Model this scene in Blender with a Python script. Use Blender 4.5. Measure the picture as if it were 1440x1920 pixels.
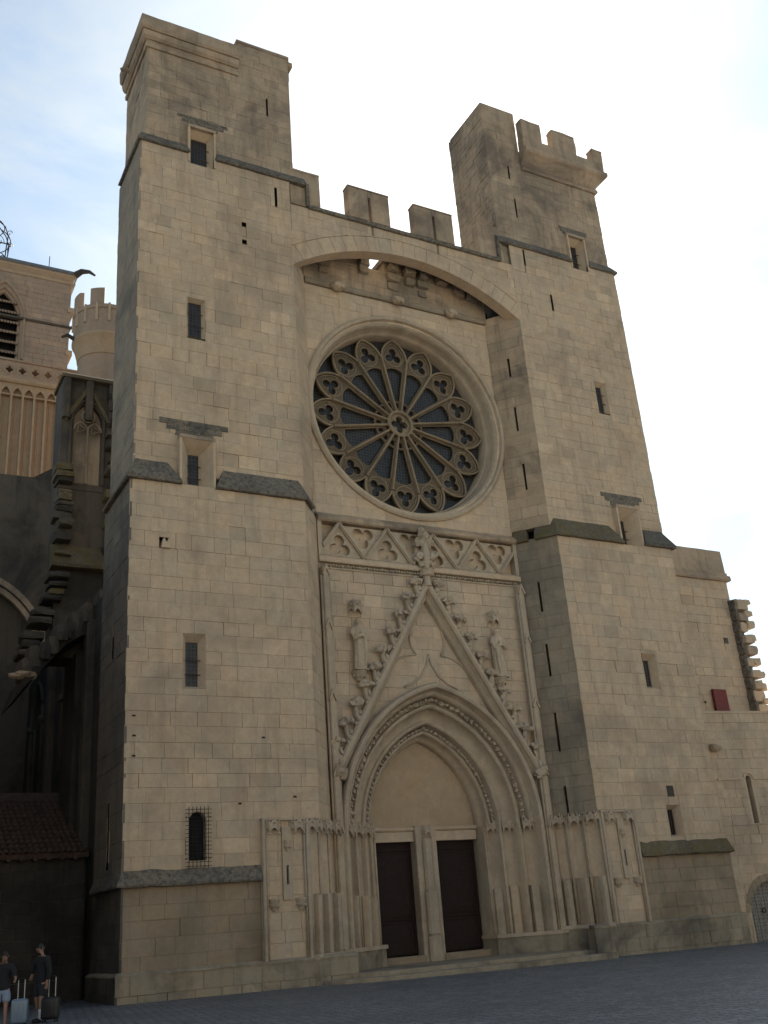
import bpy, bmesh, math, random
from mathutils import Vector, Matrix
random.seed(7)
R = random.random
def U(a, b): return a + (b - a) * random.random()
for o in list(bpy.data.objects): bpy.data.objects.remove(o)
SC = bpy.context.scene
COL = SC.collection

# ------------------------------------------------------------------ camera
CAM = Vector((-21.35, -33.05, 1.65))
yaw, pitch, roll = 0.51583604, 0.3846444, -0.07859718
fw = Vector((math.sin(yaw)*math.cos(pitch), math.cos(yaw)*math.cos(pitch), math.sin(pitch)))
rt0 = Vector((math.cos(yaw), -math.sin(yaw), 0)); up0 = rt0.cross(fw)
rt = math.cos(roll)*rt0 + math.sin(roll)*up0
up = -math.sin(roll)*rt0 + math.cos(roll)*up0
cd = bpy.data.cameras.new('camera'); cam = bpy.data.objects.new('camera', cd); COL.objects.link(cam)
m3 = Matrix((rt, up, -fw)).transposed()
cam.matrix_world = Matrix.Translation(CAM) @ m3.to_4x4()
cd.sensor_fit = 'AUTO'; cd.sensor_width = 36.0; cd.lens = 36.0*1900.5/1920.0
cd.clip_start = 0.1; cd.clip_end = 4000
SC.camera = cam
SC.render.resolution_x = 768; SC.render.resolution_y = 1024

# ------------------------------------------------------------------ light
SUN_AZ = math.radians(38.0)        # from +y towards +x
SUN_EL = math.radians(42.0)
W = bpy.data.worlds.new('World'); SC.world = W; W.use_nodes = True
nt = W.node_tree; nt.nodes.clear()
wo = nt.nodes.new('ShaderNodeOutputWorld'); bg = nt.nodes.new('ShaderNodeBackground')
sky = nt.nodes.new('ShaderNodeTexSky'); sky.sky_type = 'NISHITA'; sky.sun_disc = False
sky.sun_elevation = SUN_EL; sky.sun_rotation = SUN_AZ
sky.air_density = 1.3; sky.dust_density = 0.58; sky.ozone_density = 0.35; sky.altitude = 50
# thin high cloud over the whole sky: the same air, whitened where the veil is thicker
tc = nt.nodes.new('ShaderNodeTexCoord'); mp = nt.nodes.new('ShaderNodeMapping')
mp.inputs['Rotation'].default_value = (0.35, 0.2, 0.5); mp.inputs['Scale'].default_value = (1.6, 3.4, 5.0)
nz = nt.nodes.new('ShaderNodeTexNoise'); nz.inputs['Scale'].default_value = 1.5; nz.inputs['Detail'].default_value = 7; nz.inputs['Roughness'].default_value = .6
nz.inputs['Distortion'].default_value = .5
rp = nt.nodes.new('ShaderNodeValToRGB'); rp.color_ramp.elements[0].position = .40; rp.color_ramp.elements[1].position = .72
rp.color_ramp.elements[1].color = (.8, .8, .8, 1)
bwn = nt.nodes.new('ShaderNodeRGBToBW'); mul = nt.nodes.new('ShaderNodeMath'); mul.operation = 'MULTIPLY'; mul.inputs[1].default_value = 1.35
mx = nt.nodes.new('ShaderNodeMix'); mx.data_type = 'RGBA'
L = nt.links.new
L(tc.outputs['Generated'], mp.inputs['Vector']); L(mp.outputs['Vector'], nz.inputs['Vector']); L(nz.outputs['Fac'], rp.inputs['Fac'])
L(sky.outputs['Color'], bwn.inputs['Color']); L(bwn.outputs['Val'], mul.inputs[0])
L(rp.outputs['Color'], mx.inputs['Factor']); L(sky.outputs['Color'], mx.inputs['A']); L(mul.outputs['Value'], mx.inputs['B'])
tint = nt.nodes.new('ShaderNodeMix'); tint.data_type = 'RGBA'; tint.blend_type = 'MULTIPLY'; tint.inputs['Factor'].default_value = 1; tint.inputs['B'].default_value = (.975, 1.03, 1.0, 1)
L(mx.outputs['Result'], tint.inputs['A']); L(tint.outputs['Result'], bg.inputs['Color']); L(bg.outputs['Background'], wo.inputs['Surface'])
bg.inputs['Strength'].default_value = 0.052
sd = bpy.data.lights.new('sun', 'SUN'); sd.energy = 5.0; sd.angle = math.radians(.55); sd.color = (1, .93, .82)
sun = bpy.data.objects.new('sun', sd); COL.objects.link(sun)
sdir = Vector((math.sin(SUN_AZ)*math.cos(SUN_EL), math.cos(SUN_AZ)*math.cos(SUN_EL), math.sin(SUN_EL)))
sun.rotation_euler = sdir.to_track_quat('Z', 'Y').to_euler(); sun.location = sdir*120
vs = SC.view_settings; vs.view_transform = 'Standard'; vs.look = 'None'; vs.exposure = 1.62; vs.gamma = 1.0; vs.use_curve_mapping = False
SC.render.engine = 'CYCLES'
SC.cycles.max_bounces = 6

# ------------------------------------------------------------------ materials
def newmat(name):
    m = bpy.data.materials.new(name); m.use_nodes = True
    n = m.node_tree; b = n.nodes['Principled BSDF']
    return m, n, b
def N(n, t, **kw):
    x = n.nodes.new(t)
    for k, v in kw.items(): setattr(x, k, v)
    return x
def noise(n, vec, scale, detail=5, rough=.6, dist=0):
    x = N(n, 'ShaderNodeTexNoise'); x.inputs['Scale'].default_value = scale; x.inputs['Detail'].default_value = detail
    x.inputs['Roughness'].default_value = rough; x.inputs['Distortion'].default_value = dist
    n.links.new(vec, x.inputs['Vector']); return x.outputs['Fac']
def ramp(n, fac, a, b, ca=(0,0,0,1), cb=(1,1,1,1)):
    x = N(n, 'ShaderNodeValToRGB'); e = x.color_ramp.elements
    e[0].position = a; e[1].position = b; e[0].color = ca; e[1].color = cb
    n.links.new(fac, x.inputs['Fac']); return x.outputs['Color']
def mix(n, fac, a, b, mode='MIX'):
    x = N(n, 'ShaderNodeMix'); x.data_type = 'RGBA'; x.blend_type = mode
    for s, v in (('Factor', fac), ('A', a), ('B', b)):
        if isinstance(v, (int, float)): x.inputs[s].default_value = v
        elif isinstance(v, tuple): x.inputs[s].default_value = (*v[:3], 1)
        else: n.links.new(v, x.inputs[s])
    return x.outputs['Result']
def scaled(n, v, s):
    x = N(n, 'ShaderNodeMath', operation='MULTIPLY'); n.links.new(v, x.inputs[0]); x.inputs[1].default_value = s; return x.outputs[0]
def stone(name, c1, c2, stain=(.09,.085,.08), amount=.5, lo=.52, hi=.72, streak=.3, lichen=0.0, moss=0.0, bump=.5, rough=.9):
    m, n, b = newmat(name)
    geo = N(n, 'ShaderNodeNewGeometry'); P = geo.outputs['Position']
    at = N(n, 'ShaderNodeAttribute'); at.attribute_name = 'tone'
    tone = at.outputs['Fac']
    col = mix(n, ramp(n, tone, .1, .9), c1, c2)
    col = mix(n, scaled(n, ramp(n, tone, .93, .97), .28), col, tuple(v*.6 for v in c2))
    col = mix(n, scaled(n, ramp(n, tone, .09, .05), .0), col, c1)
    col = mix(n, scaled(n, ramp(n, tone, .03, .07, (1,1,1,1), (0,0,0,1)), .35), col, tuple(min(.7,v*1.3) for v in c1))
    hue = noise(n, P, .9, 3)
    col = mix(n, scaled(n, ramp(n, hue, .4, .7), .35), col, (c1[0]*1.08, c1[1]*.93, c1[2]*.78))
    fine = noise(n, P, 9, 8, .7)
    mott = noise(n, P, 2.3, 6, .7, .8)
    col = mix(n, .6, col, ramp(n, mott, .3, .72, (.74,.73,.72,1), (1.12,1.1,1.07,1)), 'MULTIPLY')
    col = mix(n, .55, col, ramp(n, fine, .25, .75, (.72,.72,.72,1), (1.0,1.0,1.0,1)), 'MULTIPLY')
    big = noise(n, P, .33, 7, .65, .6)
    col = mix(n, scaled(n, ramp(n, big, lo, hi), amount), col, stain)
    mp_ = N(n, 'ShaderNodeMapping'); mp_.inputs['Scale'].default_value = (1.6, 1.6, .16); n.links.new(P, mp_.inputs['Vector'])
    st = noise(n, mp_.outputs['Vector'], 1.3, 6, .65)
    col = mix(n, scaled(n, ramp(n, st, .52, .74), streak), col, tuple(v*.9 for v in stain))
    pits = noise(n, P, 26, 4, .7)
    col = mix(n, scaled(n, ramp(n, pits, .62, .8), .35), col, tuple(v*.35 for v in c1))
    if lichen:
        li = noise(n, P, 6.5, 6, .75); col = mix(n, scaled(n, ramp(n, li, .46, .6), lichen), col, (.045,.043,.04))
        wl = noise(n, P, 11, 3, .6); col = mix(n, scaled(n, ramp(n, wl, .64, .72), lichen*.8), col, (.34,.33,.30))
    if moss:
        mo = noise(n, P, 1.4, 5, .7); col = mix(n, scaled(n, ramp(n, mo, .45, .65), moss), col, (.11,.08,.025))
    n.links.new(col, b.inputs['Base Color'])
    rr = ramp(n, fine, .2, .8, (rough-.12,)*3+(1,), (min(1, rough+.06),)*3+(1,)); n.links.new(rr, b.inputs['Roughness'])
    b.inputs['Specular IOR Level'].default_value = .25
    bp = N(n, 'ShaderNodeBump'); bp.inputs['Strength'].default_value = bump; bp.inputs['Distance'].default_value = .02
    h = mix(n, .5, fine, pits); n.links.new(h, bp.inputs['Height']); n.links.new(bp.outputs['Normal'], b.inputs['Normal'])
    return m
def plain(name, c, rough=.6, metal=0, var=.2, scale=6, bump=.15, spec=.4):
    m, n, b = newmat(name)
    geo = N(n, 'ShaderNodeNewGeometry'); f = noise(n, geo.outputs['Position'], scale, 6, .65)
    n.links.new(mix(n, ramp(n, f, .3, .7), tuple(v*(1-var) for v in c), tuple(v*(1+var) for v in c)), b.inputs['Base Color'])
    b.inputs['Roughness'].default_value = rough; b.inputs['Metallic'].default_value = metal; b.inputs['Specular IOR Level'].default_value = spec
    if bump:
        bp = N(n, 'ShaderNodeBump'); bp.inputs['Strength'].default_value = bump; bp.inputs['Distance'].default_value = .01
        n.links.new(f, bp.inputs['Height']); n.links.new(bp.outputs['Normal'], b.inputs['Normal'])
    return m
M = {}
M['stone'] = stone('limestone', (.53,.405,.28), (.46,.365,.265), (.20,.155,.115), .6, .48, .74, .42)
M['pale'] = stone('pale_limestone', (.54,.415,.29), (.475,.38,.28), (.27,.21,.155), .4, .5, .75, .3)
M['weathered'] = stone('weathered_limestone', (.44,.335,.235), (.36,.285,.205), (.11,.088,.07), .75, .45, .64, .55, bump=.8)
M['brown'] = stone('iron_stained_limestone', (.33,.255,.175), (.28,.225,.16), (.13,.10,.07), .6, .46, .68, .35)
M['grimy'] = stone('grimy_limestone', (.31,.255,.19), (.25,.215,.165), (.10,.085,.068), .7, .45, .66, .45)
M['plinth'] = stone('plinth_limestone', (.34,.28,.20), (.28,.24,.18), (.05,.045,.04), .8, .5, .68, .4, bump=.9)
M['ledge'] = stone('lichen_ledge_stone', (.21,.18,.14), (.18,.155,.125), (.05,.046,.04), .5, .45, .65, .4, lichen=.75, bump=1)
M['mossledge'] = stone('mossy_stone', (.17,.14,.09), (.15,.13,.09), (.05,.04,.03), .6, .45, .65, .3, lichen=.5, moss=.8, bump=1)
M['carved'] = stone('carved_limestone', (.47,.38,.28), (.43,.355,.27), (.15,.12,.092), .5, .48, .7, .35, bump=.8)
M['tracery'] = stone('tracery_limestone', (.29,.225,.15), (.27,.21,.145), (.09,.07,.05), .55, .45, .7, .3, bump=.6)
M['flank'] = stone('soot_and_shade_limestone', (.2,.17,.135), (.16,.14,.115), (.06,.055,.05), .6, .46, .66, .5, bump=.9)  # darker side-face stone: soot stain plus court shade put into the colour
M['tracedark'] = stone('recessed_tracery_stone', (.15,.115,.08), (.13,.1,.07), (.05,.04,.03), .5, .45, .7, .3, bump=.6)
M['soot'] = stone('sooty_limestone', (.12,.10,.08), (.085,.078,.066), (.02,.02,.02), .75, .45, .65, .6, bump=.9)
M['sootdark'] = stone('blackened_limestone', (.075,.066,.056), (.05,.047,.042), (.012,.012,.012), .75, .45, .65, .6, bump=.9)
M['pink'] = stone('belfry_limestone', (.40,.29,.21), (.34,.26,.20), (.17,.13,.11), .5, .5, .75, .3)
M['warm'] = stone('warm_limestone', (.45,.33,.22), (.42,.31,.215), (.27,.19,.13), .3, .5, .75, .25)
M['plaster'] = stone('tympanum_plaster', (.43,.32,.21), (.43,.32,.21), (.27,.2,.135), .5, .45, .75, .2, bump=.25)
M['mortar'] = stone('dark_mortar', (.33,.265,.195), (.33,.265,.195), (.05,.045,.04), .5, .45, .7, .2, bump=1)
M['lime'] = stone('lime_mortar', (.44,.39,.31), (.44,.39,.31), (.2,.18,.14), .3, .5, .75, .2, bump=.8)
M['iron'] = plain('wrought_iron', (.025,.022,.02), .6, .6, .3)
M['rust'] = plain('rusty_iron', (.06,.035,.025), .8, .2, .4)
M['dark'] = plain('unlit_interior', (.012,.012,.012), .95, 0, .2)
M['door'] = plain('dark_oak', (.02,.011,.0088), .7, 0, .45, 14, .2, .2)
M['roof'] = plain('terracotta_tile', (.075,.045,.032), .9, 0, .5, 3, .4)
M['lead'] = plain('lead_sheet', (.14,.145,.15), .6, .3, .25)
M['redpaint'] = plain('oxide_red_paint', (.14,.018,.014), .6, 0, .12)
def glassmat():
    m, n, b = newmat('leaded_glass')
    geo = N(n, 'ShaderNodeNewGeometry')
    sp = N(n, 'ShaderNodeSeparateXYZ'); n.links.new(geo.outputs['Position'], sp.inputs[0])
    def grid(k, s):
        a = N(n, 'ShaderNodeMath', operation='MULTIPLY'); n.links.new(sp.outputs[k], a.inputs[0]); a.inputs[1].default_value = s
        f = N(n, 'ShaderNodeMath', operation='FRACT'); n.links.new(a.outputs[0], f.inputs[0])
        g = N(n, 'ShaderNodeMath', operation='LESS_THAN'); n.links.new(f.outputs[0], g.inputs[0]); g.inputs[1].default_value = .25
        return g.outputs[0]
    mxx = N(n, 'ShaderNodeMath', operation='MAXIMUM'); n.links.new(grid('X', 7), mxx.inputs[0]); n.links.new(grid('Z', 7), mxx.inputs[1])
    f = noise(n, geo.outputs['Position'], 5, 2)
    col = mix(n, ramp(n, f, .35, .65), (.010,.010,.011), (.03,.03,.032))
    n.links.new(mix(n, mxx.outputs[0], col, (.05,.046,.042)), b.inputs['Base Color'])
    b.inputs['Roughness'].default_value = .35; b.inputs['Specular IOR Level'].default_value = .3
    bp = N(n, 'ShaderNodeBump'); bp.inputs['Strength'].default_value = .5; bp.inputs['Distance'].default_value = .02
    n.links.new(noise(n, geo.outputs['Position'], 9, 2), bp.inputs['Height']); n.links.new(bp.outputs['Normal'], b.inputs['Normal'])
    return m
M['glass'] = glassmat()
def paving():
    m, n, b = newmat('stone_setts')
    geo = N(n, 'ShaderNodeNewGeometry'); P = geo.outputs['Position']
    mp_ = N(n, 'ShaderNodeMapping'); mp_.inputs['Rotation'].default_value = (0, 0, .12); n.links.new(P, mp_.inputs['Vector'])
    mp_.inputs['Scale'].default_value = (4.2, 6.8, 1)
    vo = N(n, 'ShaderNodeTexVoronoi'); vo.voronoi_dimensions = '2D'; vo.inputs['Scale'].default_value = 1; vo.inputs['Randomness'].default_value = .55; n.links.new(mp_.outputs['Vector'], vo.inputs['Vector'])
    ve = N(n, 'ShaderNodeTexVoronoi'); ve.voronoi_dimensions = '2D'; ve.feature = 'DISTANCE_TO_EDGE'; ve.inputs['Scale'].default_value = 1; ve.inputs['Randomness'].default_value = .55; n.links.new(mp_.outputs['Vector'], ve.inputs['Vector'])
    sx = N(n, 'ShaderNodeSeparateColor'); n.links.new(vo.outputs['Color'], sx.inputs[0])
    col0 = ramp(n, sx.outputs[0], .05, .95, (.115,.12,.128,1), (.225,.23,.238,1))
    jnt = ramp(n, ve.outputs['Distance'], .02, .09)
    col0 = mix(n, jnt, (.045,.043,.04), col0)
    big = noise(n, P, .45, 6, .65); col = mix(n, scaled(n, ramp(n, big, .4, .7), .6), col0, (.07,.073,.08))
    mp2 = N(n, 'ShaderNodeMapping'); mp2.inputs['Scale'].default_value = (1.0, 3.2, 1); mp2.inputs['Rotation'].default_value = (0,0,.5); n.links.new(P, mp2.inputs['Vector'])
    sp2 = noise(n, mp2.outputs['Vector'], 1.7, 8, .75); col = mix(n, .8, col, ramp(n, sp2, .3, .7, (.45,.45,.45,1), (1.35,1.35,1.35,1)), 'MULTIPLY')
    f = noise(n, P, 14, 6, .7); col = mix(n, .5, col, ramp(n, f, .3, .7, (.6,.6,.6,1), (1,1,1,1)), 'MULTIPLY')
    n.links.new(col, b.inputs['Base Color']); 
    n.links.new(ramp(n, f, .3, .7, (.42,)*3+(1,), (.7,)*3+(1,)), b.inputs['Roughness'])
    bp = N(n, 'ShaderNodeBump'); bp.inputs['Strength'].default_value = .9; bp.inputs['Distance'].default_value = .015
    hh = N(n, 'ShaderNodeMath', operation='MULTIPLY_ADD'); n.links.new(f, hh.inputs[0]); hh.inputs[1].default_value = .6; n.links.new(jnt, hh.inputs[2])
    n.links.new(hh.outputs[0], bp.inputs['Height']); n.links.new(bp.outputs['Normal'], b.inputs['Normal'])
    return m
M['paving'] = paving()
M['slabs'] = stone('pale_paving_slabs', (.46,.42,.35), (.42,.385,.33), (.28,.26,.22), .4, .5, .75, .1)
M['stucco'] = plain('pale_stucco', (.66,.585,.475), .85, 0, .08, 2)
M['shutter'] = plain('painted_shutter', (.16,.2,.2), .6)

# ------------------------------------------------------------------ mesh tools
class MB:
    def __init__(s): s.v = []; s.f = []
    def add(s, vs_, fs):
        o = len(s.v); s.v += [tuple(v) for v in vs_]; s.f += [tuple(i+o for i in f) for f in fs]; return s
    def box(s, x0, x1, y0, y1, z0, z1):
        return s.add([(x0,y0,z0),(x1,y0,z0),(x1,y1,z0),(x0,y1,z0),(x0,y0,z1),(x1,y0,z1),(x1,y1,z1),(x0,y1,z1)],
                     [(0,1,5,4),(1,2,6,5),(2,3,7,6),(3,0,4,7),(4,5,6,7),(3,2,1,0)])
    def cbox(s, x0, x1, y0, y1, z0, z1, c=.02):   # box with chamfered upright and top edges
        p = [(x0+c,y0),(x1-c,y0),(x1,y0+c),(x1,y1-c),(x1-c,y1),(x0+c,y1),(x0,y1-c),(x0,y0+c)]
        cx, cy = (x0+x1)/2, (y0+y1)/2
        k = lambda q: (q[0]-c*(1 if q[0]>cx else -1), q[1]-c*(1 if q[1]>cy else -1))
        vs_ = [(a,b,z0) for a,b in p]+[(a,b,z1-c) for a,b in p]+[(*k(q),z1) for q in p]
        fs = [tuple(range(7,-1,-1)), tuple(range(16,24))]
        for r in (0,8):
            for i in range(8): j=(i+1)%8; fs.append((r+i,r+j,r+8+j,r+8+i))
        return s.add(vs_, fs)
    def rbox(s, x0, x1, y0, y1, z0, z1, j=.06, sh=.06):
        c = ((x0+x1)/2,(y0+y1)/2,(z0+z1)/2); bm = bmesh.new(); bmesh.ops.create_cube(bm, size=1); bmesh.ops.subdivide_edges(bm, edges=bm.edges[:], cuts=1, use_grid_fill=True)
        vs_ = []
        for v in bm.verts:
            e = sum(abs(a) > .4 for a in v.co); k = 1-sh*max(0,e-1)
            vs_.append((c[0]+v.co.x*k*(x1-x0)+U(-j,j), c[1]+v.co.y*k*(y1-y0)+U(-j,j), c[2]+v.co.z*k*(z1-z0)+U(-j,j)*.7))
        bm.verts.index_update(); fs = [tuple(v.index for v in f.verts) for f in bm.faces]; bm.free()
        return s.add(vs_, fs)
    def rings(s, rings, closed=True, caps=True):
        n = len(rings[0]); vs_ = [p for r in rings for p in r]; fs = []
        for k in range(len(rings)-1):
            for i in range(n if closed else n-1):
                j = (i+1) % n; fs.append((k*n+i, k*n+j, (k+1)*n+j, (k+1)*n+i))
        if caps and closed:
            fs.append(tuple(range(n-1,-1,-1))); fs.append(tuple((len(rings)-1)*n+i for i in range(n)))
        return s.add(vs_, fs)
    def tube(s, path, rad, n=6, up_=(0,0,1), close=False):
        path = [Vector(p) for p in path]; rr = rad if isinstance(rad, (list,tuple)) else [rad]*len(path); rs = []
        m = len(path)
        for i, p in enumerate(path):
            if close: t = path[(i+1)%m]-path[i-1]
            else: t = path[min(i+1,m-1)]-path[max(i-1,0)]
            t.normalize(); u = Vector(up_)
            if abs(t.dot(u)) > .95: u = Vector((0,1,0)) if abs(t.y) < .9 else Vector((1,0,0))
            a = t.cross(u).normalized(); b = a.cross(t)
            rs.append([p+rr[i]*(math.cos(2*math.pi*k/n)*a+math.sin(2*math.pi*k/n)*b) for k in range(n)])
        if close: rs.append(rs[0]); return s.rings(rs, True, False)
        return s.rings(rs)
    def lathe(s, prof, c=(0,0,0), n=16, a0=0, a1=2*math.pi):   # prof (r,z) round vertical axis
        full = abs(a1-a0-2*math.pi) < 1e-4; rs = []
        for r, z in prof:
            rs.append([(c[0]+r*math.cos(a0+(a1-a0)*k/(n if full else n-1)), c[1]+r*math.sin(a0+(a1-a0)*k/(n if full else n-1)), c[2]+z) for k in range(n)])
        return s.rings(rs, full, full)
    def prism(s, pl, poly, d0, d1):
        n = len(poly); vs_ = [pl(a,b,d0) for a,b in poly]+[pl(a,b,d1) for a,b in poly]
        fs = [tuple(range(n)), tuple(range(2*n-1, n-1, -1))]+[(i, n+i, n+(i+1)%n, (i+1)%n) for i in range(n)]
        return s.add(vs_, fs)
    def plate(s, f3, outer, holes, d0, d1):
        bm = bmesh.new(); loops = []
        for lp in [outer]+holes:
            vv = [bm.verts.new((a,b,0)) for a,b in lp]; loops.append(vv)
            for i in range(len(vv)): bm.edges.new((vv[i], vv[(i+1)%len(vv)]))
        bm.verts.index_update()
        bmesh.ops.triangle_fill(bm, use_beauty=True, use_dissolve=False, edges=bm.edges[:])
        bm.verts.index_update(); n = len(bm.verts)
        pts = [(v.co.x, v.co.y) for v in bm.verts]; tri = [tuple(v.index for v in f.verts) for f in bm.faces]
        fs = list(tri)+[tuple(n+i for i in reversed(t)) for t in tri]
        for vv in loops:
            ix = [v.index for v in vv]
            for i in range(len(ix)): a, b = ix[i], ix[(i+1)%len(ix)]; fs.append((a, b, n+b, n+a))
        bm.free()
        return s.add([f3(a,b,d0) for a,b in pts]+[f3(a,b,d1) for a,b in pts], fs)
    def blob(s, c, r, sub=1, rough=.25, seed=0):
        bm = bmesh.new(); bmesh.ops.create_icosphere(bm, subdivisions=sub, radius=1)
        rd = random.Random(seed); rr = r if isinstance(r, (list,tuple)) else (r,r,r)
        vs_ = []
        for v in bm.verts:
            k = 1+rough*(rd.random()-.5)*2; vs_.append((c[0]+v.co.x*rr[0]*k, c[1]+v.co.y*rr[1]*k, c[2]+v.co.z*rr[2]*k))
        bm.verts.index_update(); fs = [tuple(v.index for v in f.verts) for f in bm.faces]; bm.free()
        return s.add(vs_, fs)
    def build(s, name, mat, parent=None, tone=None, smooth=False, loc=None, fix=True):
        me = bpy.data.meshes.new(name); me.from_pydata(s.v, [], s.f); me.validate()
        if fix:
            bm = bmesh.new(); bm.from_mesh(me); bmesh.ops.recalc_face_normals(bm, faces=bm.faces[:]); bm.to_mesh(me); bm.free()
        at = me.attributes.new('tone', 'FLOAT', 'POINT'); t = U(.2,.8) if tone is None else tone
        at.data.foreach_set('value', [t]*len(me.vertices))
        if smooth:
            me.polygons.foreach_set('use_smooth', [True]*len(me.polygons))
            if smooth == 'auto': me.set_sharp_from_angle(angle=math.radians(38))
        me.materials.append(M[mat] if isinstance(mat, str) else mat)
        o = bpy.data.objects.new(name, me); COL.objects.link(o)
        if parent: o.parent = parent
        if loc: o.location = loc
        return o
def tag(o, label=None, cat=None, group=None, kind=None):
    for k, v in (('label',label),('category',cat),('group',group),('kind',kind)):
        if v: o[k] = v
    return o
def copy_tree(o, parent=None):
    c = o.copy(); COL.objects.link(c)
    if parent: c.parent = parent
    for ch in [x for x in bpy.data.objects if x.parent == o]: copy_tree(ch, c)
    return c
class Plane:
    """vertical wall plane: origin plan point p, direction u to the right as seen from outside; (s,t,d) -> along, height, outwards"""
    def __init__(s, p, q):
        s.o = Vector((p[0],p[1],0)); w = Vector((q[0]-p[0], q[1]-p[1], 0)); s.len = w.length; s.u = w.normalized(); s.n = Vector((s.u.y, -s.u.x, 0))
    def __call__(s, a, b, d=0): return s.o+s.u*a+Vector((0,0,b))+s.n*d
def front(y): 
    p = Plane((0,y),(1,y)); return p
def clip_half(poly, a, b, c):      # keep a*s+b*t >= c
    out = []; n = len(poly)
    for i in range(n):
        p, q = poly[i], poly[(i+1)%n]; fp = a*p[0]+b*p[1]-c; fq = a*q[0]+b*q[1]-c
        if fp >= 0: out.append(p)
        if (fp >= 0) != (fq >= 0):
            k = fp/(fp-fq); out.append((p[0]+k*(q[0]-p[0]), p[1]+k*(q[1]-p[1])))
    return out if len(out) >= 3 else None
def cen(poly): return (sum(p[0] for p in poly)/len(poly), sum(p[1] for p in poly)/len(poly))
def out_circle(cx, cy, r):
    def f(poly):
        c = cen(poly); dx, dy = c[0]-cx, c[1]-cy; l = math.hypot(dx,dy) or 1e-6; dx/=l; dy/=l
        return clip_half(poly, dx, dy, dx*cx+dy*cy+r)
    return f
def area(p): return abs(sum(p[i][0]*p[(i+1)%len(p)][1]-p[(i+1)%len(p)][0]*p[i][1] for i in range(len(p))))/2
def sub_rects(rects, holes):
    for h in holes:
        nx = []
        for (a0,a1,b0,b1) in rects:
            if h[0] >= a1 or h[1] <= a0 or h[2] >= b1 or h[3] <= b0: nx.append((a0,a1,b0,b1)); continue
            c0, c1 = max(a0,h[0]), min(a1,h[1])
            if h[0] > a0: nx.append((a0,h[0],b0,b1))
            if h[1] < a1: nx.append((h[1],a1,b0,b1))
            if h[2] > b0: nx.append((c0,c1,b0,h[2]))
            if h[3] < b1: nx.append((c0,c1,h[3],b1))
        rects = nx
    return rects
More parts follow.
